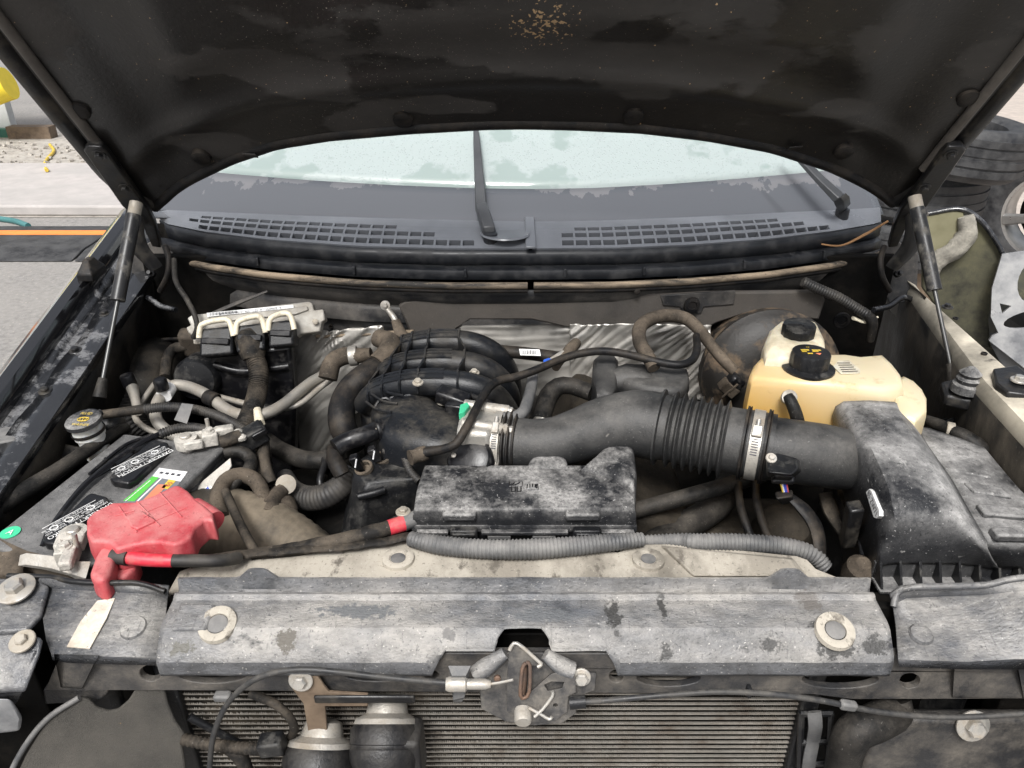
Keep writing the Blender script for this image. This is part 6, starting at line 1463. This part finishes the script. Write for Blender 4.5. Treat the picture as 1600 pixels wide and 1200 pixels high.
# hoses and castings below the intake tube
hose('lower_hose', [(985, 800, .93), (1020, 790, .94), (1080, 774, .95), (1140, 757, .955), (1190, 742, .96)], .0135, 'hose', 'dark brown hose crossing below the bellows', n=14)
hose('wide_lower_hose', [(1010, 860, .88), (1050, 832, .88), (1098, 806, .885), (1128, 782, .89), (1138, 755, .89)], .024, 'hose', 'wide brown coolant hose dropping below the intake tube', n=18)
hose('thin_line', [(1153, 752, .96), (1156, 785, .955), (1163, 812, .945), (1174, 842, .93)], .0065, 'rubber', 'thin black line hanging below the intake clamp', 'line', n=10)
hose('second_thin_line', [(1181, 748, .965), (1182, 780, .96), (1190, 812, .945), (1202, 845, .93)], .0065, 'rubber', 'thin black line hanging beside the tan casting below the clamp', 'line', n=10)
hose('dropped_strap', [(1290, 770, .96), (1300, 800, .94), (1325, 840, .92), (1345, 880, .90)], [.012, .014, .012, .012], 'tape', 'frayed dusty strap dangling beside the air box', 'strap', n=10, flat=.5)
tag(lathe('drain_plug', [(.018, -.03), (.022, -.01), (.020, .01), (.010, .02)], PZ(1343, 892, .96), M['hose_brown'], axis=(0, -.3, 1), n=18), 'round brown plug beside the foot of the air box', 'plug')
# =================================================================== AIR BOX
ab = thing('air_box', 'large black dust caked air filter box with a ribbed front flange', 'air box', PZ(1470, 900, .96))
yb0, yf0 = .425, .172
# lofted upper hump: sections from back to front, each from the left foot over the crest to the right shoulder
def sec(pts): return [PZ(x, y, z_) for x, y, z_ in pts]
hump = [
    sec([(1306, 668, 1.045), (1304, 650, 1.07), (1309, 636, 1.092), (1320, 630, 1.102), (1355, 629, 1.104), (1395, 631, 1.102), (1412, 640, 1.092), (1424, 660, 1.065), (1436, 680, 1.04)]),
    sec([(1312, 720, 1.02), (1316, 690, 1.06), (1328, 672, 1.092), (1342, 664, 1.104), (1370, 662, 1.106), (1410, 664, 1.103), (1428, 676, 1.090), (1440, 692, 1.066), (1452, 706, 1.05)]),
    sec([(1326, 790, .99), (1340, 735, 1.05), (1352, 715, 1.088), (1364, 706, 1.100), (1394, 703, 1.102), (1436, 706, 1.099), (1456, 720, 1.085), (1470, 738, 1.062), (1484, 752, 1.05)]),
    sec([(1345, 850, .97), (1362, 785, 1.04), (1374, 765, 1.078), (1386, 756, 1.09), (1416, 752, 1.092), (1465, 756, 1.089), (1486, 772, 1.076), (1500, 792, 1.056), (1514, 806, 1.046)]),
    sec([(1360, 885, .965), (1375, 825, 1.03), (1386, 812, 1.058), (1398, 806, 1.068), (1428, 803, 1.070), (1482, 806, 1.068), (1505, 820, 1.056), (1522, 838, 1.044), (1540, 850, 1.038)]),
    sec([(1366, 898, .968), (1378, 862, 1.01), (1386, 850, 1.024), (1398, 846, 1.030), (1430, 846, 1.030), (1486, 848, 1.030), (1515, 856, 1.026), (1536, 866, 1.018), (1552, 874, 1.014)]),
    sec([(1368, 906, .962), (1372, 886, .985), (1382, 880, .990), (1398, 878, .992), (1432, 878, .992), (1488, 878, .992), (1520, 880, .990), (1545, 884, .988), (1562, 886, .986)]),
]
def smooth_sections(secs, k=5):
    out = []
    m = len(secs)
    for j in range((m - 1) * k + 1):
        a = min(m - 2, j // k); t = j / k - a; row = []
        for i in range(len(secs[0])):
            P0 = secs[max(0, a - 1)][i]; P1 = secs[a][i]; P2 = secs[a + 1][i]; P3 = secs[min(m - 1, a + 2)][i]
            row.append(0.5 * ((2 * P1) + (P2 - P0) * t + (2 * P0 - 5 * P1 + 4 * P2 - P3) * t * t + (3 * P1 - P0 - 3 * P2 + P3) * t ** 3))
        out.append(row)
    return out
hump = smooth_sections(hump)
loft('lid_hump', hump, M['airbox'], ab, closed=False, solid=.004, ang=55)
# right deck with ridges
deck = [
    sec([(1420, 668, 1.052), (1450, 672, 1.052), (1500, 688, 1.050), (1535, 702, 1.046), (1545, 720, 1.02)]),
    sec([(1446, 705, 1.050), (1480, 712, 1.052), (1530, 722, 1.050), (1562, 735, 1.046), (1575, 755, 1.02)]),
    sec([(1478, 752, 1.046), (1515, 758, 1.050), (1570, 766, 1.048), (1600, 778, 1.044), (1615, 800, 1.02)]),
    sec([(1505, 802, 1.042), (1548, 806, 1.046), (1612, 812, 1.044), (1650, 822, 1.040), (1668, 850, 1.015)]),
    sec([(1530, 848, 1.036), (1580, 850, 1.038), (1660, 852, 1.036), (1700, 858, 1.032), (1720, 880, 1.01)]),
    sec([(1550, 884, .990), (1590, 884, .992), (1665, 884, .992), (1710, 884, .99), (1730, 890, .985)]),
]
deck = smooth_sections(deck)
loft('lid_deck', deck, M['airbox'], ab, closed=False, solid=.004, ang=50)
for q in (((1462, 694), (1512, 706), (1520, 716), (1470, 706)), ((1482, 722), (1542, 734), (1552, 746), (1492, 736)), ((1506, 752), (1566, 760), (1582, 776), (1522, 768)), ((1526, 786), (1600, 792), (1616, 808), (1540, 802)), ((1548, 822), (1640, 824), (1652, 838), (1560, 836))):
    prism('deck_pad', [PZ(x, y, 1.0555) for x, y in q], .012, M['airbox'], ab, bev=.003, taper=.06)
# front flange with vertical ribs
fy = PZ(1430, 880, .992).y
fa, fbx = PZ(1368, 888, .985).x, .80
box('flange', ((fa + fbx) / 2, fy - .012, .964), (fbx - fa, .030, .006), M['airbox'], ab, bev=.0015)
box('front_wall', ((fa + fbx) / 2, fy + .004, .975), (fbx - fa, .006, .034), M['airbox'], ab, bev=.001)
n = 13
for i in range(n):
    x = fa + .004 + (fbx - fa - .008) * i / (n - 1)
    v, f = loft_data([[Vector((x - .0016, fy, 1.002)), Vector((x - .0016, fy - .024, .966)), Vector((x - .0016, fy, .966))], [Vector((x + .0016, fy, 1.002)), Vector((x + .0016, fy - .024, .966)), Vector((x + .0016, fy, .966))]])
    mk('flange_rib', v, f, M['plastic'], ab, smooth=False)
loft('lower_body', [[Vector((fa + .005, fy - .005, .965)), Vector((.80, fy - .005, .965)), Vector((.80, .46, .965)), Vector((PZ(1310, 690, 1.03).x, .42, .965))], [Vector((fa + .02, fy + .01, .80)), Vector((.78, fy + .01, .80)), Vector((.78, .45, .80)), Vector((fa + .02, .42, .80))]], M['plastic'], ab)
wa, wb, wc2 = PZ(1362, 785, 1.04), PZ(1345, 850, .97), PZ(1375, 825, 1.03)
sn_ = (wb - wa).cross(wc2 - wa).normalized(); sn_ = -sn_ if sn_.dot(EYE - wa) < 0 else sn_
so = wa
stk = plate('paper_label', [(1353, 769), (1358, 764), (1362, 768), (1374, 798), (1374, 806), (1369, 810), (1365, 808)], so + sn_ * .013, sn_, .010, M['white'], ab)
dxl = (PP(1370, 806, so, sn_) - PP(1356, 768, so, sn_)).normalized()
text('lettering', '85 ZW71', PP(1363.5, 787, so + sn_ * .0134, sn_), dxl, sn_.cross(dxl), .014, M['ink'], stk, squeeze=.8)
tag(box('box_clip', PZ(1330, 820, 1.0), (.02, .02, .09), M['hinge'], ab, rot=EU(15, -10, 0)))
tube('side_strut', [PZ(1335, 770, 1.01), PZ(1344, 820, .985), PZ(1350, 870, .965)], .006, M['plastic'], ab, n=8)

# =================================================================== BRAKE BOOSTER, RESERVOIRS
bo = thing('brake_booster', 'round rust stained brake booster drum on the firewall', 'brake booster', PY(1190, 640, .78))
bc = PY(1205, 590, .72)
lathe('drum', [(.132, -.09), (.134, -.02), (.130, -.012), (.136, -.008), (.136, .0), (.128, .006), (.118, .016), (.085, .030), (.05, .034), (.02, .036)], bc, M['booster'], bo, axis=(-.05, -.97, .22), n=48)
tube('check_valve', [PY(1140, 590, .66), PY(1152, 602, .655)], [.013, .016], M['plastic_clean'], bo, straight=True, n=12)
box('valve_elbow', PY(1148, 596, .655), (.030, .030, .026), M['plastic_clean'], bo, rot=EU(0, 35, 0), bev=.006)
pg = box('switch_plug', PY(1138, 606, .65), (.034, .024, .022), M['hose_brown'], bo, rot=EU(0, 40, 0), bev=.002)
for q in (-.006, .006): box('plug_rib', WL[pg.name] + Vector((q, -.012, q)), (.004, .004, .022), M['hose_brown'], pg, rot=EU(0, 40, 0), bev=.001)
def ring(pts, z_): return [PZ(x, y, z_) for x, y in pts]
mr_ = thing('brake_fluid_reservoir', 'small cream brake fluid reservoir with a black ribbed cap behind the coolant tank', 'reservoir', PZ(1240, 560, 1.05))
o0 = [(1200, 520), (1215, 508), (1262, 504), (1278, 510), (1290, 535), (1292, 560), (1250, 566), (1196, 562), (1192, 540)]
tp_ = ring(o0, 1.135); cr_ = sum(tp_, Vector()) / len(tp_)
loft('tank', [[cr_ + (p - cr_) * s + UP * dz for p in tp_] for s, dz in ((.55, .016), (.80, .013), (.94, .004), (1.0, -.008), (1.02, -.05), (1.0, -.09))], M['resv'], mr_, ang=70)
lathe('cap', [(.0265, -.006), (.027, -.004), (.027, .013), (.0255, .0165), (.022, .018), (.004, .0185)], PZ(1247, 520, 1.155), M['plastic'], mr_, n=48, flute=(1, 2, .018, 2), ang=25)
for q in range(-4, 5): tube('cap_tread', [PZ(1247, 514, 1.1735) + Vector((-.02 + abs(q) * .002, q * .005, .0006)), PZ(1247, 514, 1.1735) + Vector((.02 - abs(q) * .002, q * .005 - .003, .0006))], .0009, M['plastic'], mr_, straight=True, n=5)
dg = thing('coolant_tank', 'amber stained translucent coolant tank with a black ribbed cap', 'coolant tank', PZ(1300, 660, 1.0))
o1 = [(1176, 572), (1186, 561), (1215, 557), (1320, 556), (1345, 560), (1380, 557), (1396, 572), (1410, 590), (1414, 608), (1380, 613), (1290, 604), (1175, 595), (1170, 587)]
t1 = ring(o1, 1.118); c1 = sum(t1, Vector()) / len(t1)
def sh(s, dz, back=0): return [c1 + Vector(((p.x - c1.x) * s, (p.y - c1.y) * (1 - (1 - s) * 1.8), 0)) + UP * dz for p in t1]
loft('tank', [sh(.90, .006), sh(.96, .004), sh(.99, -.002), sh(1.0, -.012), sh(1.012, -.05), sh(1.0, -.10), sh(.97, -.14)], M['tank'], dg, ang=70)
o2 = [(1392, 598), (1410, 590), (1426, 598), (1440, 612), (1448, 628), (1448, 648), (1430, 660), (1400, 650)]
t2 = ring(o2, 1.098); c2 = sum(t2, Vector()) / len(t2)
loft('side_lobe', [[c2 + (p - c2) * s + UP * dz for p in t2] for s, dz in ((.75, .008), (.93, .005), (1.0, -.005), (1.03, -.05), (1.0, -.09))], M['tank'], dg, ang=70)
tube('mould_seam', [PZ(1172, 596, 1.108), PZ(1230, 603, 1.108), PZ(1300, 610, 1.108), PZ(1380, 618, 1.104)], .0018, M['tank'], dg, n=6)
cc = PZ(1263, 574, 1.127)
cap_ = lathe('cap', [(.030, -.008), (.0405, -.005), (.0415, -.002), (.0415, .001), (.036, .003), (.0305, .004), (.0305, .024), (.0290, .028), (.004, .0285)], cc, M['plastic'], dg, n=48, flute=(5, 6, .022, 2), ang=28)
yx = Vector((1, 0, 0)); yy = Vector((0, 1, 0)); ct = cc + UP * .0290
for dx, dy, w, h, m_ in ((-.009, .005, .013, .0042, 'yellow'), (.009, .004, .014, .0042, 'yellow'), (-.012, -.001, .008, .002, 'yellow'), (.006, -.001, .010, .0016, 'yellow'), (-.005, -.008, .008, .003, 'yellow')):
    pt = box('print_panel', ct + Vector((dx, dy, .0002)), (w, h, .0005), M[m_], cap_, bev=0)
text('lettering', 'NEVER OPEN', ct + Vector((-.009, .006, .0004)), yx, yy, .0030, M['ink'], cap_, squeeze=.8)
text('lettering', 'WHEN HOT', ct + Vector((.011, .004, .0004)), yx, yy, .0030, M['ink'], cap_, squeeze=.8)
text('lettering', '16', ct + Vector((-.002, .014, .0002)), yx, yy, .006, M['yellow'], cap_)
v, f = prism_data([ct + Vector((.004, -.008, .0006)), ct + Vector((.013, -.008, .0006)), ct + Vector((.0085, -.014, .0006))], .0006)
mk('print_triangle', v, f, M['orange'], cap_, smooth=False)
lb_ = prism('moulded_label', [PZ(x, y, 1.1262) for x, y in ((1310, 563), (1327, 563), (1344, 577), (1344, 583), (1314, 584), (1302, 572))], .0012, M['resv'], dg, bev=.0004)
for i in range(5): tube('label_line', [PZ(1308 + i * 2, 567 + 3.4 * i, 1.1272), PZ(1328 + i * 3, 567 + 3.2 * i, 1.1272)], .0006, M['hose_brown'], lb_, straight=True, n=5)
lathe('outlet', [(.009, -.01), (.009, .008), (.012, .009), (.012, .016), (.009, .017)], PY(1230, 622, .428), M['alu'], dg, axis=(-.1, -.75, .5), n=16)
tag(tube('coolant_outlet_hose', [PY(1231, 620, .418), PY(1237, 630, .408), PY(1244, 648, .40), PY(1251, 676, .395)], [.009, .0095, .010, .010], M['hose'], n=14), 'grey hose leaving the front of the coolant tank', 'hose')
oh_ = hose('overflow_hose', [(1448, 656, 1.045), (1466, 664, 1.048), (1488, 674, 1.05), (1512, 686, 1.048), (1532, 702, 1.038), (1538, 722, 1.015)], [.008, .0105, .0115, .0125, .0135, .013], 'hose', 'dusty brown overflow hose from the side of the coolant tank', n=16)
lathe('overflow_clamp', [(.0118, -.006), (.013, -.005), (.013, .005), (.0118, .006)], PZ(1484, 672, 1.05), M['bolt'], oh_, axis=(.9, -.4, 0), n=20, closed=False)
# black corrugated line on the driver corner of the firewall
ch = thing('corner_conduit', 'ribbed black conduit slanting across the firewall corner to a white clip', 'conduit', PY(1340, 480, .76))
tube('ribbed_run', [PY(1254, 440, .77), PY(1280, 452, .765), PY(1310, 465, .76), PY(1335, 480, .755), PY(1355, 492, .75)], .0105, M['conduit_black'], ch, n=14, rib=.0052, depth=.0016)
tube('taped_end', [PY(1352, 490, .75), PY(1362, 500, .745), PY(1363, 515, .745), PY(1360, 532, .75)], [.009, .011, .009, .007], M['tape'], ch, n=10)
tube('white_clip', [PY(1333, 497, .755), PY(1352, 503, .755), PY(1372, 495, .755)], [.007, .006, .003], M['cream'], ch, n=10, flat=.5)
# tangled bits at the hinge corners
for s, lab in ((-1, 'dark crumpled bracket scraps in the corner below the hinge by the wet fender'), (1, 'dark crumpled bracket scraps in the corner below the hinge by the bare rail')):
    mx = (lambda x: x) if s < 0 else (lambda x: 1640 - x)
    k3 = thing('corner_brace', lab, 'brace', PY(mx(240), 450, .88))
    plate('brace_sheet', [(mx(205), 395), (mx(240), 375), (mx(262), 390), (mx(268), 440), (mx(250), 475), (mx(208), 470)], PY(mx(235), 430, .90), Vector((-s * .4, -.9, .2)).normalized(), .006, M['firewall'], k3, bev=.002)
    tube('cable', [PY(mx(258), 385, .86), PY(mx(264), 405, .84), PY(mx(262), 430, .83), PY(mx(250), 455, .84)], .006, M['rubber'], k3, n=8)
    tube('fold', [PY(mx(206), 470, .86), PY(mx(230), 465, .84), PY(mx(250), 478, .82), PY(mx(275), 484, .80)], .006, M['flange'], k3, n=8)
    lathe('stud', [(.007, -.004), (.007, .006), (.004, .008), (.004, .018)], PY(mx(238), 428, .87), M['hinge'], k3, axis=(0, -.8, .5), n=10)
